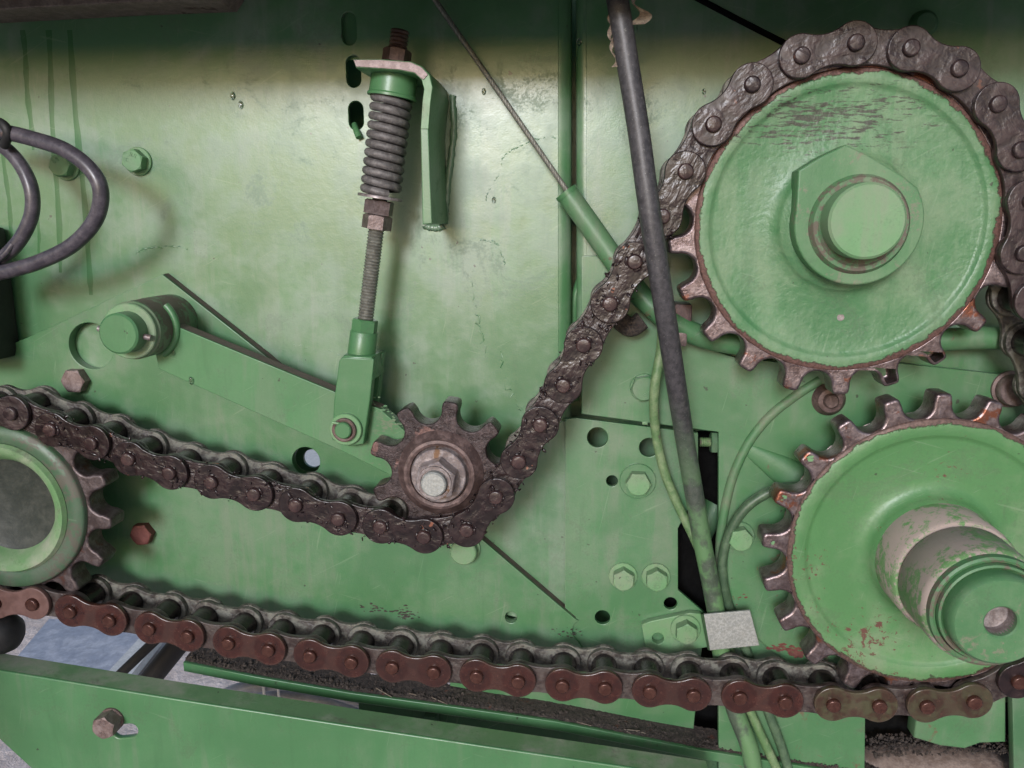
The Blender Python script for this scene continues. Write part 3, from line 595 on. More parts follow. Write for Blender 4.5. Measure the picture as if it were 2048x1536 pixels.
lathe('axle', [(0, 24), (10, 24), (10, 55.5)], IC, M_['darkrod'], sp3, 24)

sp4 = thing('left_sprocket', 'dark shaded sprocket with a green dished hub at the left edge', 'sprocket', 'sprockets carrying the roller chain')
plate('toothed_rim', [shift(sprocket_loop(15, 61.1, 66.4, rad(16.2), wt=3.6, jitter=.3), SC), circle(SC, 42, 48)], 9.5, 25.0, M_['tooth_dark'], sp4, 1.4, 40)
lathe('shaded_face', [(0, 13.5), (27, 13.5), (28.6, 12.6), (29.0, 12.4)], SC, M_['bowl_shade'], sp4)
lathe('dished_hub', [(29.0, 12.4), (31, 9), (34, 5.2), (37, 3.2), (39.5, 3.0), (41.0, 5.6)], SC, M_['beam_top'], sp4, 96, 60)
lathe('hub_rim', [(41.0, 6.0), (42.5, 5.0), (50.4, 5.6), (51.4, 7), (51.6, 24)], SC, M_['shaded_green'], sp4, 96, 60)
lathe('axle', [(0, 24), (18, 24), (18, 55.5)], SC, M_['darkrod'], sp4, 24)

# ------------------------------------------------------------------ roller chain
PIT = 25.4
def fig8(R=10.5, w=7.5, n=14):
    h = ((PIT / 2) ** 2 - (R - w) ** 2) / (2 * (R - w)); rc = h - w; th = math.atan2(h, PIT / 2); pts = []
    a0 = math.pi - th                                  # tangent direction on the right-hand circle
    for i in range(2 * n + 1):
        a = -a0 + 2 * a0 * i / (2 * n); pts.append((PIT / 2 + R * math.cos(a), R * math.sin(a)))
    for i in range(1, n):
        a = -(math.atan2(h, PIT / 2)) - (math.pi - 2 * math.atan2(h, PIT / 2)) * i / n; pts.append((rc * math.cos(a), h + rc * math.sin(a)))
    for i in range(2 * n + 1):
        a = math.pi - a0 + 2 * a0 * i / (2 * n); pts.append((-PIT / 2 + R * math.cos(a), R * math.sin(a)))
    for i in range(1, n):
        a = math.pi - th - (math.pi - 2 * th) * i / n; pts.append((rc * math.cos(a), -h + rc * math.sin(a)))
    return pts
g8 = fig8(); g8i = fig8(10.2, 8.2)
ME = {}
def chain_mesh(key, m, fn):
    if key not in ME:
        me = fn(); me.materials.append(m); me.polygons.foreach_set('use_smooth', [True] * len(me.polygons)); me.set_sharp_from_angle(angle=rad(38)); ME[key] = me
    return ME[key]
chain = thing('roller_chain', 'long greasy roller chain looping over the sprockets, red brown along the bottom run', 'chain')
def put(name, me, x, z, ang=0.0, sx=1.0):
    o = bpy.data.objects.new(name, me); C.objects.link(o); o.parent = chain; o.location = (x * MM, 0, H0 + z * MM); o.rotation_euler = (0, -ang, 0); o.scale = (sx, 1, 1); return o
ch1 = [(61.5, 1211), (136.7, 1226), (216, 1244), (295.6, 1260.5), (372.5, 1275.9), (454.6, 1289.5), (534.9, 1303), (618, 1315), (701, 1328), (783, 1338), (866.5, 1347.6), (952, 1356), (1036, 1366.5), (1124.5, 1375), (1210, 1380), (1300, 1387), (1388, 1394.5), (1481.3, 1399), (1571.9, 1407.5), (1668.6, 1413.6), (1760.9, 1416), (1856.2, 1416.7), (1951, 1407.5)]
ch2 = [(18.3, 828), (97.7, 861), (179.4, 888), (254, 919.7), (336, 947.8), (420, 966), (506, 990), (590, 1013), (675, 1040), (758.8, 1056), (847, 1076), (932.4, 1062.3), (990.9, 995.6), (1037, 925.5), (1079.7, 851.3), (1126, 772), (1166.9, 691.4), (1220.3, 608.3), (1269.6, 523.8), (1325, 432.7), (1371.8, 342.4), (1427.7, 247.6), (1505.6, 167.7), (1605, 109.7), (1713.5, 84), (1824.4, 94.4), (1921.3, 135.8), (1999, 207), (2044, 299)]
A = [P(a, b, 0) for a, b in ch1]; B = [P(a, b, 0) for a, b in ch2]
# carry on past the frame: left round the left sprocket, right up to the upper sprocket
def arc(c, r, start, step, n): return [(c[0] + r * math.cos(start + step * i), c[1] + r * math.sin(start + step * i)) for i in range(1, n + 1)]
step15 = 2 * math.pi / 15
a_b0 = math.atan2(B[0][1] - SC[1], B[0][0] - SC[0]); a_a0 = math.atan2(A[0][1] - SC[1], A[0][0] - SC[0]) + 2 * math.pi; leftarc = arc(SC, 61.1, a_b0, (a_a0 - a_b0) / 9, 8)      # from the top run round the left side to the bottom run
aend = math.atan2(A[-1][1] - LC[1], A[-1][0] - LC[0]); step21 = 2 * math.pi / 21
rightarc = arc(LC, 85.2, aend, step21, 5)
bst = math.atan2(B[-1][1] - UC[1], B[-1][0] - UC[0]); uparc = arc(UC, 85.2, bst, -step21, 2)
a, b = Vector(rightarc[-1]), Vector(uparc[-1]); nseg = 2 * round((b - a).length / PIT / 2) + (0 if (len(rightarc) + len(uparc)) % 2 else 1); straight = [tuple(a.lerp(b, i / nseg)) for i in range(1, nseg)]
ring = A + rightarc + straight + uparc[::-1] + B[::-1] + leftarc
tags = ['bottom'] * len(A) + ['side'] * (len(rightarc) + len(straight) + len(uparc)) + ['upper'] * len(B) + ['side'] * len(leftarc)
nA = len(A); n = len(ring)
if n % 2: ring.pop(); tags.pop(); n -= 1
rnd = random.Random(3)
for i in range(n):
    p, q = Vector(ring[i]), Vector(ring[(i + 1) % n]); d = q - p; ang = math.atan2(d.y, d.x); mid = (p + q) / 2; sx = d.length / PIT
    outer = (i % 2 == 1)                                  # A[1]-A[2] is an outer link
    px_x = mid.x; low = tags[i] == 'bottom' or (tags[i] == 'side' and mid.y < -200)
    if low:
        fm = 'g_red' if mid.x < P(1600, 1400, 0)[0] else 'g_olive'
        if mid.x > P(1965, 1400, 0)[0]: fm = 'g_wet'
        if mid.x < P(100, 1200, 0)[0]: fm = 'g_orange'
    elif tags[i] == 'upper': fm = 'g_wet' if (mid.x < P(1400, 300, 0)[0] and mid.x > P(20, 900, 0)[0]) else 'g_grey'
    else: fm = 'g_grey'
    if outer:
        me = chain_mesh('outer_' + fm, M_[fm], lambda: loops_mesh([g8], 2.0, 5.2, 0.55)); o = put('outer_link_plate', me, mid.x, mid.y, ang, sx)
        me = chain_mesh('outer_back', M_['g_back'], lambda: loops_mesh([g8], 30.2, 33.6, 0.5)); put('outer_link_plate', me, mid.x, mid.y, ang, sx)
    else:
        im = 'g_inner' if low else 'g_wet2' if fm == 'g_wet' else 'g_grey'
        me = chain_mesh('inner_f' + im, M_[im], lambda: loops_mesh([g8i], 5.5, 9.2, 0.5)); put('inner_link_plate', me, mid.x, mid.y, ang, sx)
        me = chain_mesh('inner_b', M_['g_back'], lambda: loops_mesh([g8i], 26.3, 29.9, 0.5)); put('inner_link_plate', me, mid.x, mid.y, ang, sx)
    pm = 'pin_red' if low else ('pin_dark' if fm != 'g_grey' else 'g_grey')
    me = chain_mesh('pin_' + pm, M_[pm], lambda: lathe_mesh([(0, -0.55), (3.1, -0.6), (3.45, -0.5), (3.95, 0.15), (4.1, 0.7), (4.1, 34.5), (0, 35)], 20)); put('pin', me, ring[i][0], ring[i][1], rnd.uniform(0, 6))
    me = chain_mesh('roller', M_['roller'], lambda: lathe_mesh([(4, 9.3), (7.4, 9.3), (7.9, 9.8), (7.9, 25.7), (7.4, 26.2), (4, 26.2)], 28)); put('roller', me, ring[i][0], ring[i][1])
# lumps of grease squeezed out along the wet run
bm = bmesh.new(); rnd = random.Random(11)
for i, (x, z) in enumerate(B[1:19]):
    nx, nz = B[i + 2]
    for k in range(26):
        t = rnd.random(); bx, bz = x + (nx - x) * t, z + (nz - z) * t; dd = Vector((nx - x, nz - z)).normalized(); sd = rnd.choice((-1, 1)) * rnd.uniform(5.5, 9.6)
        yy = rnd.choice((1.6, 2.2, 4.8, 6.5)); r = rnd.uniform(.4, 1.15)
        if yy < 3 and rnd.random() < .6: sd *= rnd.uniform(.3, .9)
        mat = Matrix.Translation(((bx - dd.y * sd) * MM, yy * MM, H0 + (bz + dd.x * sd) * MM)) @ Euler((rnd.random() * 3, rnd.random() * 3, rnd.random() * 3)).to_matrix().to_4x4() @ Matrix.Diagonal((r * rnd.uniform(1, 2.6) * MM, r * .6 * MM, r * MM, 1))
        bmesh.ops.create_icosphere(bm, subdivisions=1, radius=1.0, matrix=mat)
for i, (x, z) in enumerate(B[1:19]):
    for k in range(4):
        a = rnd.uniform(0, 6.3); r = rnd.uniform(.8, 1.7)
        bmesh.ops.create_icosphere(bm, subdivisions=2, radius=1.0, matrix=Matrix.Translation(((x + 4.3 * math.cos(a)) * MM, 1.9 * MM, H0 + (z + 4.3 * math.sin(a)) * MM)) @ Matrix.Rotation(-a, 4, 'Y') @ Matrix.Diagonal((r * .7 * MM, r * .6 * MM, r * 1.5 * MM, 1)))
g = bm_obj('grease_lumps', bm, M_['g_wet'], chain, 70); g['kind'] = 'stuff'

# ------------------------------------------------------------------ tensioner arm
arm = thing('tensioner_arm', 'green flat lever arm pivoting on the pinned boss at left and carrying the idler', 'lever arm')
ya, yb = 26, 37
a_out = PX([(300, 660), (318, 641), (330, 643), (500, 714), (672, 785), (760, 818), (830, 880), (900, 930), (900, 990), (840, 1000), (780, 950), (690, 905), (500, 820), (400, 775), (318, 738)], ya)
plate('arm_plate', [a_out], ya, yb, M_['clean'], arm, 0.4)
e = PX([(322, 640), (500, 713), (672, 784), (760, 817)], ya); bm = bmesh.new(); L = []
for (x, z) in e: L.append((bm.verts.new((x * MM, (ya + 0.5) * MM, H0 + (z + .15) * MM)), bm.verts.new((x * MM, (yb - 0.3) * MM, H0 + (z + .15) * MM))))
for a, b in zip(L, L[1:]): bm.faces.new((a[0], b[0], b[1], a[1]))
bm_obj('bare_top_edge', bm, M_['edge'], arm, 0)
patch('grey_dust', [(770, 850), (785, 870), (765, 890), (750, 830)], ya, M_['dusty'], arm, 160, (14, 18), size=(.3, 1.1))
BC = P(291, 655, 24)
lathe('boss', [(12, 9.5), (15.8, 9.5), (16.8, 10.6), (16.9, 26), (17.2, 30), (17.0, 54.6)], BC, M_['grime'], arm)
lathe('washer', [(11, 6.3), (15.4, 6.3), (16.0, 6.9), (16.0, 9.0), (14, 9.4)], BC, M_['bolt_pale'], arm)
lathe('pivot_pin', [(0, -4.4), (10.4, -4.4), (11.5, -3.4), (11.7, 12)], BC, M_['clean'], arm)
bm = bmesh.new(); p0 = (BC[0] - 15.5, 2.5, BC[1] + 2.0); p1 = (BC[0] + 15.5, 2.5, BC[1] - 3.0); tube_bm(bm, [p0, p1], 1.7, 12); bm_obj('cotter_pin', bm, M_['silver'], arm, 50)
# weld fillet round the boss
w = [(BC[0] + 18.2 * math.cos(a), ya - .2, BC[1] + 18.2 * math.sin(a)) for a in [rad(d) for d in range(-62, 50, 6)]]; bm = bmesh.new(); tube_bm(bm, w, 2.2, 10); bm_obj('weld_bead', bm, M_['clean'], arm, 60)

# ------------------------------------------------------------------ spring tensioner
ten = thing('spring_tensioner', 'threaded tension rod with coil spring and green clevis hanging from the wall bracket', 'spring tensioner')
YR = 31
def RP(px, py): x, z = P(px, py, YR); return Vector((x, YR, z))
top, bot = RP(800, 60), RP(731, 640); ax = (bot - top).normalized()
def along(py): t = (py - 60) / (640 - 60); return top.lerp(bot, t)
def frame(py):
    o = along(py); z = -ax; y = Vector((0, 1, 0)); x = y.cross(z).normalized()
    m = Matrix((x, y, z)).transposed().to_4x4(); m.translation = o * MM + Vector((0, 0, H0)); return m
def rod_part(name, prof, py, m, seg=36, smooth=40, parent=None):
    """prof (r, h): h mm along the rod measured downwards from py"""
    me = lathe_mesh([(r, h) for r, h in prof], seg); me.transform(frame(py) @ Matrix.Rotation(-math.pi / 2, 4, 'X')); return link(name, me, m, parent or ten, smooth)
def L(py0, py1): return (along(py1) - along(py0)).length
thread_mesh(along(60), along(120), 5.2, 1.9, M_['darkrod'], 'rod_top', ten, 20, 0.14)
def hexn(name, py0, py1, af, m, ph=0.25):
    me = hex_mesh(af, 0, L(py0, py1), ph=ph); me.transform(frame(py0) @ Matrix.Rotation(-math.pi / 2, 4, 'X')); return link(name, me, m, ten, 30)
hexn('top_nut', 96, 121, 13.5, M_['darkrod'])
rod_part('spring_cup', [(4, 0), (12.4, 0), (12.6, 1), (12.8, 10.5), (13.6, 11.4), (13.6, 12.6), (12.2, 12.8), (11.6, 9)], 143, M_['clean'])
# coil spring
Ls = L(178, 383); turns = 10.7; R = 9.4; wr = 2.35; pts = []; f = frame(178); NN = int(turns * 28)
for i in range(NN + 1):
    t = i / NN; a = t * turns * 2 * math.pi + 1.0; v = f @ (Vector((R * math.cos(a), R * math.sin(a), -(2 + (Ls - 4) * t))) * MM); pts.append((v - Vector((0, 0, H0))) / MM)
bm = bmesh.new(); tube_bm(bm, pts, wr, 12); bm_obj('coil_spring', bm, M_['spring'], ten, 70)
rod_part('spring_washer', [(4, 0), (12.2, 0), (12.6, .5), (12.6, 1.6), (4, 1.8)], 381, M_['silver'])
hexn('lock_nut', 390, 419, 14.6, M_['brownsteel'], 0.5); hexn('adjusting_nut', 420, 449, 14.6, M_['brownsteel'], 0.15)
thread_mesh(along(383), along(645), 4.75, 1.75, M_['rod'], 'threaded_rod', ten, 20, 0.16)
thread_mesh(along(130), along(383), 4.3, 3, M_['darkrod'], 'inner_rod', ten, 12, 0.0)
hexn('clevis_nut', 638, 664, 13.2, M_['clean'], 0.5)
rod_part('clevis_neck', [(3, 0), (7.6, 0), (8.0, .6), (8.2, 15), (7, 16)], 664, M_['clean'])
# clevis fork: a square block with a slot that straddles the arm
yc0, yc1 = 18, 45
co = PX([(683, 716), (741, 718), (757, 732), (741, 812), (726, 890), (700, 896), (664, 884), (668, 800), (680, 725)], yc0)
co = PX([(684, 714), (748, 718), (740, 800), (727, 888), (700, 893), (664, 880), (668, 800), (678, 722)], yc0)
plate('clevis_prong', [co], yc0, 25.2, M_['clean'], ten, 0.7)
plate('clevis_prong', [co], 38, yc1, M_['clean'], ten, 0.7)
ct = PX([(686, 711), (744, 714), (746, 760), (676, 760)], yc0); plate('clevis_head', [ct], yc0 + .4, yc1 - .4, M_['clean'], ten, 1.2)
CP = P(690, 860, 15)
lathe('washer', [(5, 15.6), (9.0, 15.6), (9.5, 16.1), (9.5, 17.9)], CP, M_['bolt_pale'], ten)
lathe('clevis_pin', [(0, 10.0), (4.2, 10.0), (4.8, 10.6), (4.8, 50)], P(685, 862, 10), M_['clean'], ten, 28)
lathe('retaining_ring', [(5, 13.2), (6.2, 12.8), (7.0, 13.4), (7.0, 15.6)], P(687, 861, 13), M_['edge'], ten, 28)
bm = bmesh.new(); c0 = P(674, 852, 12); tube_bm(bm, [(c0[0] - 2.6, 12.5, c0[1] + 2), (c0[0] + 1.5, 12.5, c0[1] + 1.2), (c0[0] + 6, 12.5, c0[1] - 5)], 0.9, 8); bm_obj('split_pin', bm, M_['bolt_pale'], ten, 50)

# ------------------------------------------------------------------ wire rope and its guide pipe
rope = thing('wire_rope', 'thin twisted steel wire rope running down from the top into the green pipe', 'wire rope')
r0 = Vector((P(862, -12, 50)[0], 50, P(862, -12, 50)[1])); r1 = Vector((P(1137, 386, 49)[0], 49, P(1137, 386, 49)[1])); dv = (r1 - r0); Lr = dv.length; dv.normalize(); u = dv.orthogonal().normalized(); w = dv.cross(u)
for k in range(6):
    bm = bmesh.new(); pts = []
    for i in range(261): s = i / 260 * Lr; a = s / 9.5 * 2 * math.pi + k * math.pi / 3; pts.append(r0 + dv * s + (u * math.cos(a) + w * math.sin(a)) * .95)
    tube_bm(bm, pts, 0.62, 6); bm_obj('strand', bm, M_['rod'], rope, 70)
pipe = thing('guide_pipe', 'bent green steel pipe passing behind chain and large sprocket', 'pipe')
tube('pipe', [(1132, 384, 49), (1185, 458, 47), (1230, 522, 45), (1290, 600, 41), (1350, 648, 39), (1430, 680, 41), (1560, 694, 43), (1750, 690, 43), (1960, 676, 43), (2140, 684, 43)], 6.4, M_['plate_rusty'], pipe, 20, 10)
tube('pipe_mouth', [(1131, 383, 48.8), (1136, 390, 48.8)], 6.8, M_['clean'], pipe, 20, 1)
tube('pipe_clip', [(1238, 640, 39), (1262, 655, 39), (1285, 640, 39)], 5.5, M_['soil'], pipe, 10, 6)
cl = thing('pipe_clamp', 'small rusty clamp lug beside the black hose behind the chain', 'clamp')
x, z = P(1365, 650, 37); box('lug', x - 5, x + 5, 36, 53, z - 9, z + 12, M_['darkrod'], cl, 1.5)
x, z = P(1364, 678, 35); box('lug_tip', x - 2.6, x + 2.6, 33, 40, z - 4, z + 4, M_['brownsteel'], cl, 1)

# ------------------------------------------------------------------ hoses and cables
hose = thing('black_hose', 'long black rubber hose crossing in front of the chain, green overspray on its lower half', 'hose')
tube('hose', [(1228, -40, -6), (1240, 30, -8), (1256, 130, -9), (1277, 260, -11), (1296, 400, -13), (1311, 500, -12), (1328, 610, -8), (1348, 740, 4), (1370, 880, 22), (1388, 985, 28), (1404, 1080, 32), (1420, 1160, 36), (1434, 1236, 38), (1446, 1330, 39), (1470, 1420, 36), (1500, 1500, 32), (1512, 1580, 30)], 5.4, M_['hose'], hose, 22, 10)
for k, (px, py) in enumerate([(1228, 30), (1226, 70), (1229, 105), (1278, 20)]):
    x, z = P(px, py, -8); bm = bmesh.new(); n = 10; rows = []
    for i in range(n + 1):
        t = i / n; rows.append([bm.verts.new(((x + (1.8 * math.sin(t * 7 + k) + s * (1.5 + 1.2 * math.sin(t * 5 + k))) * (1 if k < 3 else 1.7)) * MM, (-9.5 + 1.2 * math.sin(t * 4 + s)) * MM, H0 + (z + 7 - 14 * t) * MM)) for s in (-1, 0, 1)])
    for a, b in zip(rows, rows[1:]):
        for s in (0, 1): bm.faces.new((a[s], b[s], b[s + 1], a[s + 1]))
    o = bm_obj('peeling_tape', bm, M_['brown_tape'], hose, 60)
h2 = tube('green_hose', [(1325, 650, 34), (1322, 700, 37), (1309, 780, 37), (1311, 860, 43), (1328, 940, 45), (1356, 1010, 45), (1388, 1075, 43), (1414, 1140, 43), (1436, 1230, 45), (1470, 1330, 47), (1500, 1420, 39), (1555, 1540, 36), (1580, 1590, 34)], 2.9, M_['hosegreen'], None, 12, 10)
tag(h2, 'thin green painted hose bending down beside the black hose', 'hose')
h3 = tube('dark_green_hose', [(1640, 985, 37), (1592, 973, 39), (1535, 986, 41), (1484, 1024, 42), (1452, 1085, 43), (1445, 1150, 43), (1462, 1228, 45), (1500, 1320, 47), (1535, 1420, 37), (1565, 1500, 38), (1590, 1590, 34)], 3.0, M_['hosedark'], None, 12, 10)
tag(h3, 'dark green hose curving from behind the lower sprocket down into the clamp', 'hose')
h4 = tube('pale_green_hose', [(1180, 520, 76), (1158, 570, 77), (1149, 610, 77), (1147, 700, 79), (1150, 800, 81)], 3.0, M_['clean'], None, 12, 8)
tag(h4, 'short piece of light green hose showing in the slit beside the chain', 'hose')
c1 = tube('black_cable', [(-60, 250, 18), (0, 262, 16), (60, 276, 14), (130, 300, 10), (182, 340, 8), (202, 385, 8), (190, 440, 10), (145, 490, 12), (75, 525, 14), (0, 546, 16), (-60, 556, 18)], 4.3, M_['cable'], None, 20, 10)
tag(c1, 'thick grey black cable making the widest loop at the left edge', 'cable', 'cable loops at the left edge')
c2 = tube('black_cable', [(-60, 268, 26), (0, 290, 24), (38, 325, 22), (62, 375, 20), (64, 425, 20), (46, 470, 20), (18, 505, 20), (-30, 545, 22)], 4.0, M_['cable'], None, 20, 10)
tag(c2, 'inner grey black cable loop beside the left edge', 'cable', 'cable loops at the left edge')
c3 = tube('thin_wire', [(26, 488, 17), (10, 508, 16), (-8, 522, 16), (-40, 545, 16)], 1.8, M_['cable'], None, 10, 6)
tag(c3, 'thin wire leaving the inner cable loop at the left edge', 'wire')
tie = tube('cable_tie', [(-12, 240, 16), (8, 250, 12), (16, 268, 12), (8, 292, 16)], 2.6, M_['black'], None, 10, 6)
tag(tie, 'black tie holding the two cable loops at the left edge', 'cable tie')

# ---- hose clamp
clp = thing('hose_clamp', 'green and bare grey strap clamp bolted across the hoses at lower right', 'clamp')
plate('clamp_foot', [PX([(1283, 1250), (1300, 1243), (1380, 1226), (1402, 1228), (1420, 1262), (1420, 1294), (1360, 1303), (1300, 1312), (1292, 1300)], 52), circle(P(1316, 1277, 52), 3.7)], 52.0, 56.8, M_['bolt_pale'], clp, 0.5)
plate('clamp_strap', [PX([(1408, 1229), (1500, 1221), (1519, 1291), (1420, 1301)], 28)], 28, 29.6, M_['zinc'], clp, 0.3)
# bent side of the strap, running back to the foot
qa, qb = P(1408, 1229, 29), P(1420, 1301, 29); ra, rb = P(1402, 1228, 53), P(1418, 1296, 53); bm = bmesh.new()
cols = []
for t, bow in ((0, 0), (.15, -.9), (.5, -1.2), (.85, -.6), (1, 0)):
    cols.append((bm.verts.new(((qa[0] + (ra[0] - qa[0]) * t + bow) * MM, (29 + 24 * t) * MM, H0 + (qa[1] + (ra[1] - qa[1]) * t) * MM)), bm.verts.new(((qb[0] + (rb[0] - qb[0]) * t + bow) * MM, (29 + 24 * t) * MM, H0 + (qb[1] + (rb[1] - qb[1]) * t) * MM))))
for p, q in zip(cols, cols[1:]): bm.faces.new((p[0], p[1], q[1], q[0]))
bm_obj('strap_side', bm, M_['dusty'], clp, 60)
bolt(1374, 1270, 52, 12.4, 7, M_['bolt_pale'], clp, 9.4, M_['bolt_pale'], mark=[('8.8', 10), ('CS', 170)], ph=0.5)

# ------------------------------------------------------------------ beams under the chain
fb = thing('front_beam', 'dusty green angle beam sloping across the bottom left corner with one loose bolt', 'steel beam')
top_l = [(-120, 1321), (0, 1341), (350, 1398), (700, 1452), (1000, 1497), (1270, 1537), (1420, 1560)]
face = PX(top_l + [(1420, 1700), (250, 1700), (74, 1548), (0, 1480), (-120, 1380)], 0)
bh = P(262, 1462, 0)
plate('beam_web', [face, slot((bh[0] - 4.0, bh[1] - .4), 9, 17, tilt=rad(100))], 0, 4, M_['clean'], fb, 0.9)
tp = PX(top_l, 0); bm = bmesh.new(); cols = []
nrm2 = Vector((tp[-1][0] - tp[0][0], tp[-1][1] - tp[0][1])).normalized(); nn = Vector((-nrm2.y, nrm2.x))
for (x, z) in tp:
    q = [(x, 1.2, z + .12), (x, 17, z + .12), (x, 17, z - 3.5), (x, 4.2, z - 3.5)]
    cols.append([bm.verts.new((a * MM, b * MM, H0 + c * MM)) for a, b, c in q])
for p, q in zip(cols, cols[1:]):
    for k in range(3): bm.faces.new((p[k], q[k], q[k + 1], p[k + 1]))
bm_obj('beam_flange', bm, M_['beam_top'], fb, 30)
bb = bolt(205, 1458, 0, 13.2, 9, M_['bolt_brown'], fb, 7.6, M_['edge'], mark=[('8.8', 0), ('N', 180)], ph=0.35, label='grey brown bolt head standing proud of the beam')

rb_ = thing('rear_beam', 'narrow green angle beam behind the bottom chain run, its ledge covered with oily soil', 'steel beam')
lipt = [(366, 1325), (513, 1354), (700, 1386), (900, 1413), (1110, 1443), (1400, 1500), (1600, 1532), (1800, 1566)]
yl0, yl1 = 40, 61
lp = PX(lipt, yl0)
plate('beam_lip', [lp + [(x, z - 6.5) for x, z in lp[::-1]]], yl0, yl0 + 3, M_['clean'], rb_, 0.5)
bm = bmesh.new(); cols = []
for (x, z) in lp: cols.append([bm.verts.new((x * MM, yy * MM, H0 + (z + dz) * MM)) for yy, dz in ((yl0 + 1.5, -.25), (yl1, -.25), (yl1, -3), (yl0 + 3.2, -3))])
for p, q in zip(cols, cols[1:]):
    for k in range(4): bm.faces.new((p[k], q[k], q[(k + 1) % 4], p[(k + 1) % 4]))
bm_obj('beam_ledge', bm, M_['dusty'], rb_, 0)
# back web of the beam hanging below the ledge
lw = lp[2:]
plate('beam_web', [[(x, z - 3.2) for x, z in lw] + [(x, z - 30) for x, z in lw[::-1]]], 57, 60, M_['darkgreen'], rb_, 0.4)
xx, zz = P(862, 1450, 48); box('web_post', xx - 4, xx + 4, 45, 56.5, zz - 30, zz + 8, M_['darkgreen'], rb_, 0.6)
def crumbs(name, parent, n, seg, y0, y1, rs, m, seed=1, lift=0.0):
    r = random.Random(seed); bm = bmesh.new()
    for _ in range(n):
        t = r.random() * (len(seg) - 1); i = int(t); f = t - i; a, b = seg[i], seg[i + 1]; x, z = a[0] + (b[0] - a[0]) * f, a[1] + (b[1] - a[1]) * f; s = r.uniform(*rs) * (1 if r.random() < .9 else 1.8)
        mat = Matrix.Translation((x * MM, r.uniform(y0, y1) * MM, H0 + (z + s * .3 + lift) * MM)) @ Euler((r.random() * 3, r.random() * 3, r.random() * 3)).to_matrix().to_4x4() @ Matrix.Diagonal((s * r.uniform(.7, 1.5) * MM, s * MM, s * r.uniform(.4, .9) * MM, 1))
        bmesh.ops.create_icosphere(bm, subdivisions=1, radius=1.0, matrix=mat)
    o = bm_obj(name, bm, m, parent, 0); o['kind'] = 'stuff'; return o
bm = bmesh.new(); rows = []; w_ = catmull([(x, 0, z) for x, z in lp], 60); rs_ = random.Random(4)
for p in w_: rows.append([bm.verts.new((p.x * MM, (yy + rs_.uniform(-.6, .6)) * MM, H0 + (p.z + dz + rs_.uniform(-.35, .45)) * MM)) for yy, dz in ((42.2, -.1), (43.6, .7), (45.6, 1.3), (48, 1.5), (50.4, 1.9), (52.6, 1.8), (55, 2.2), (58, 2.4), (60.8, 2.8))])
for p, q in zip(rows, rows[1:]):
    for k in range(8): bm.faces.new((p[k], q[k], q[k + 1], p[k + 1]))
o = bm_obj('soil_layer', bm, M_['soil'], rb_, 80); o['kind'] = 'stuff'
crumbs('oily_soil', rb_, 3000, lp, 43, 60, (.3, 1.0), M_['soil'], lift=1.0)
bm = bmesh.new()
for k in range(7):
    x = lp[2][0] + (lp[5][0] - lp[2][0]) * random.random(); t = (x - lp[0][0]) / (lp[-1][0] - lp[0][0]); z = lp[0][1] + (lp[-1][1] - lp[0][1]) * t + 2.5
    tube_bm(bm, [(x, 44, z), (x + random.uniform(5, 12), 42 + random.uniform(-2, 3), z - random.uniform(0, 5))], .28, 5)
o = bm_obj('straw_bits', bm, M_['brown_tape'], rb_, 0); o['kind'] = 'stuff'

# small mounting plates at the lower right
lp1 = plate('mounting_plate', [PX([(1437, 1395), (1731, 1395), (1729, 1600), (1437, 1600)], 44)], 44, 49, M_['plate_rusty'], None, 0.5)
tag(lp1, 'square green mounting plate behind the three hoses under the bottom chain', 'steel plate')
lp2 = plate('mounting_block', [PX([(1838, 1390), (2012, 1360), (2012, 1485), (1960, 1487), (1930, 1498), (1880, 1492), (1828, 1476)], 38)], 38, 50, M_['plate_rusty'], None, 1.2)
tag(lp2, 'green mounting block with dirty lower edge at the lower right corner', 'steel block')
lp3 = plate('end_plate', [PX([(2024, 1370), (2190, 1370), (2190, 1700), (2052, 1700), (2028, 1560)], 32)], 32, 38, M_['darkgreen'], None, 0.6)
tag(lp3, 'dark green plate at the right edge under the chain', 'steel plate')
bt = thing('brown_axle_tube', 'dusty brown steel tube lying across the lower right corner', 'tube')
tube('tube', [(1700, 1556, 62), (1900, 1552, 60), (2160, 1596, 58)], 20, M_['browntube'], bt, 32, 6)
crumbs('rusty_soil', bt, 900, [P(1735, 1495, 46), P(1840, 1492, 46), P(1960, 1488, 46), P(2040, 1490, 46)], 38, 60, (.3, 1.0), M_['soil'], 5, -1.0)
blk = box('gap_shade', P(1700, 1400, 80)[0], P(2060, 1400, 80)[0], 70, 96, P(1790, 1560, 80)[1], P(1790, 1340, 80)[1], M_['unlit'], None, 1)  # fills the gap with near-black where there is only shade
tag(blk, 'near-black block standing for the shade between the two lower right plates', 'box')

# ------------------------------------------------------------------ dark things at the left edge
gd = box('wheel_guard', -700, -367, 22, 61, -84, 0, M_['black'], None, 6); tag(gd, 'black guard box at the left edge above the left sprocket', 'guard')
gd2 = box('unseen_shade_block', -700, -410, -250, 40, -260, -122, M_['black'], None, 6); tag(gd2, 'unseen black block added left of the left sprocket to shade it', 'cover')  # unseen block, added to throw shade on the left sprocket
bm = bmesh.new(); x, z = P(-10, 1265, 12)
tube_bm(bm, [(x - 60, 12, z), (x - 2, 12, z), (x + 8, 12, z), (x + 13, 12, z), (x + 16, 12, z), (x + 17, 12, z)], [13.5, 13.5, 12.8, 10.5, 6.5, 1.0], 28)
ro = bm_obj('rubber_roller', bm, M_['black'], None, 60); tag(ro, 'rounded black rubber roller end at the left edge under the chain', 'roller')

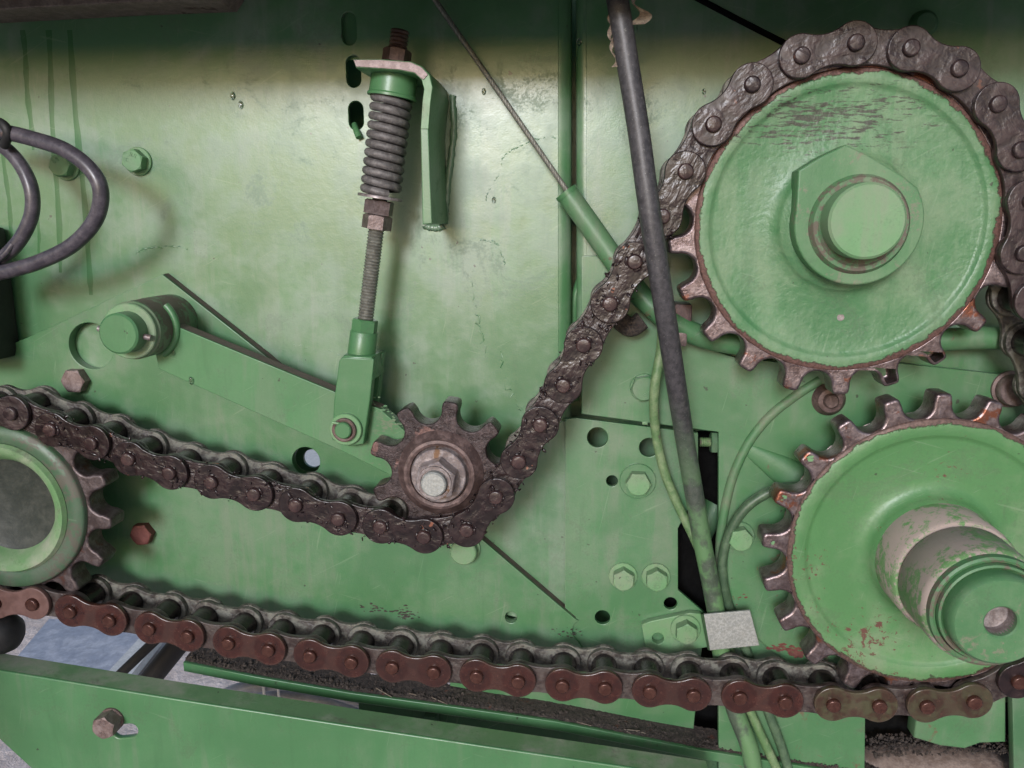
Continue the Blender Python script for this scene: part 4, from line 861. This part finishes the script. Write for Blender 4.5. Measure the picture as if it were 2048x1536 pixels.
# ------------------------------------------------------------------ things on the ground beyond the gap
def gpoly(name, pts, h, th, m):
    w = [PG(a, b, h) for a, b in pts]; bm = bmesh.new(); lo = [bm.verts.new((x * MM, y * MM, (h - th) * MM)) for x, y in w]; hi = [bm.verts.new((x * MM, y * MM, h * MM)) for x, y in w]
    bm.faces.new(lo[::-1]); bm.faces.new(hi)
    for i in range(len(w)): j = (i + 1) % len(w); bm.faces.new((lo[i], lo[j], hi[j], hi[i]))
    return bm_obj(name, bm, m, None, 0)
s1 = gpoly('metal_sheet', [(98, 1238), (20, 1330), (200, 1360), (292, 1262), (230, 1238)], 30, 25, M_['sheet']); tag(s1, 'bluish grey metal sheet lying on the sandy ground under the machine', 'metal sheet')
s2 = gpoly('pale_board', [(292, 1262), (200, 1360), (252, 1362), (325, 1270)], 34, 20, M_['white']); tag(s2, 'pale board along the edge of the bluish metal sheet', 'board')
s3 = gpoly('hole_brightener', [(560, 860), (690, 860), (700, 990), (540, 990)], 30, 25, M_['white']); tag(s3, 'white sheet added far behind the wall to brighten the round hole left of the idler', 'sheet')  # added so the round hole looks bright
rt = thing('black_bars', 'two black steel bars crossing the gap under the bottom chain run', 'bars')
def wtube(name, pts, r, m, parent, seg=16, sub=1): return tube(name, pts, r, m, parent, seg, sub)
wtube('bar', [(330, 1262, 140), (226, 1362, 140)], 4.0, M_['black'], rt)
wtube('bar', [(372, 1270, 150), (290, 1372, 150)], 8.6, M_['black'], rt)
co = thing('grey_hose_coil', 'coil of smooth grey plastic hose with white ties hanging beyond the beams under the chain', 'hose coil')
for pts, rr in (([(385, 1470, 200), (430, 1405, 200), (500, 1374, 200), (580, 1366, 200), (660, 1380, 200), (770, 1420, 200), (920, 1490, 200)], 6.5),
                ([(420, 1490, 214), (470, 1425, 214), (545, 1396, 214), (630, 1400, 214), (730, 1436, 214), (860, 1500, 214)], 8.0),
                ([(690, 1370, 226), (760, 1402, 226), (830, 1432, 226), (930, 1480, 226)], 7.0), ([(460, 1500, 224), (540, 1440, 224), (640, 1440, 224), (760, 1490, 224)], 8.0)):
    tube('hose_turn', pts, rr, M_['greyhose'], co, 18, 10)
for x_ in (527, 556):
    tube('white_tie', [(x_ - 2, 1352, 190), (x_, 1375, 189), (x_ + 3, 1402, 196)], 1.3, M_['white'], co, 8, 4)
tube('white_tie', [(792, 1448, 188), (800, 1432, 188), (812, 1424, 190)], 1.2, M_['white'], co, 8, 4)

# ------------------------------------------------------------------ water drops
def drop(px, py, y, r, label):
    x, z = P(px, py, y); bm = bmesh.new(); bmesh.ops.create_uvsphere(bm, u_segments=14, v_segments=10, radius=1.0, matrix=Matrix.Translation((x * MM, (y - .1) * MM, H0 + z * MM)) @ Matrix.Diagonal((r * MM, r * .6 * MM, r * 1.5 * MM, 1)))
    tag(bm_obj('water_drop', bm, M_['water'], None, 80), label, 'water drop', 'water drops on the painted metal')
DG = 'water drops on the painted metal'
drop(466, 192, YW, 1.6, 'upper of two water drops on the wall left of the slots')
drop(482, 210, YW, 1.6, 'lower of two water drops on the wall left of the slots')
drop(968, 183, YW, 1.3, 'water drop on the wall beside the wire rope')
drop(988, 400, YW, 1.3, 'water drop on the wall below the wire rope')
drop(347, 705, ya, 1.4, 'small water drop on the arm near the boss')
drop(383, 761, ya, 1.7, 'water drop hanging at the lower edge of the arm')
drop(1158, 84, YW, 1.4, 'water drop on the seam between the wall sheets')
drop(1408, 183, YW, 1.1, 'water drop on the upper right wall beside the black hose')
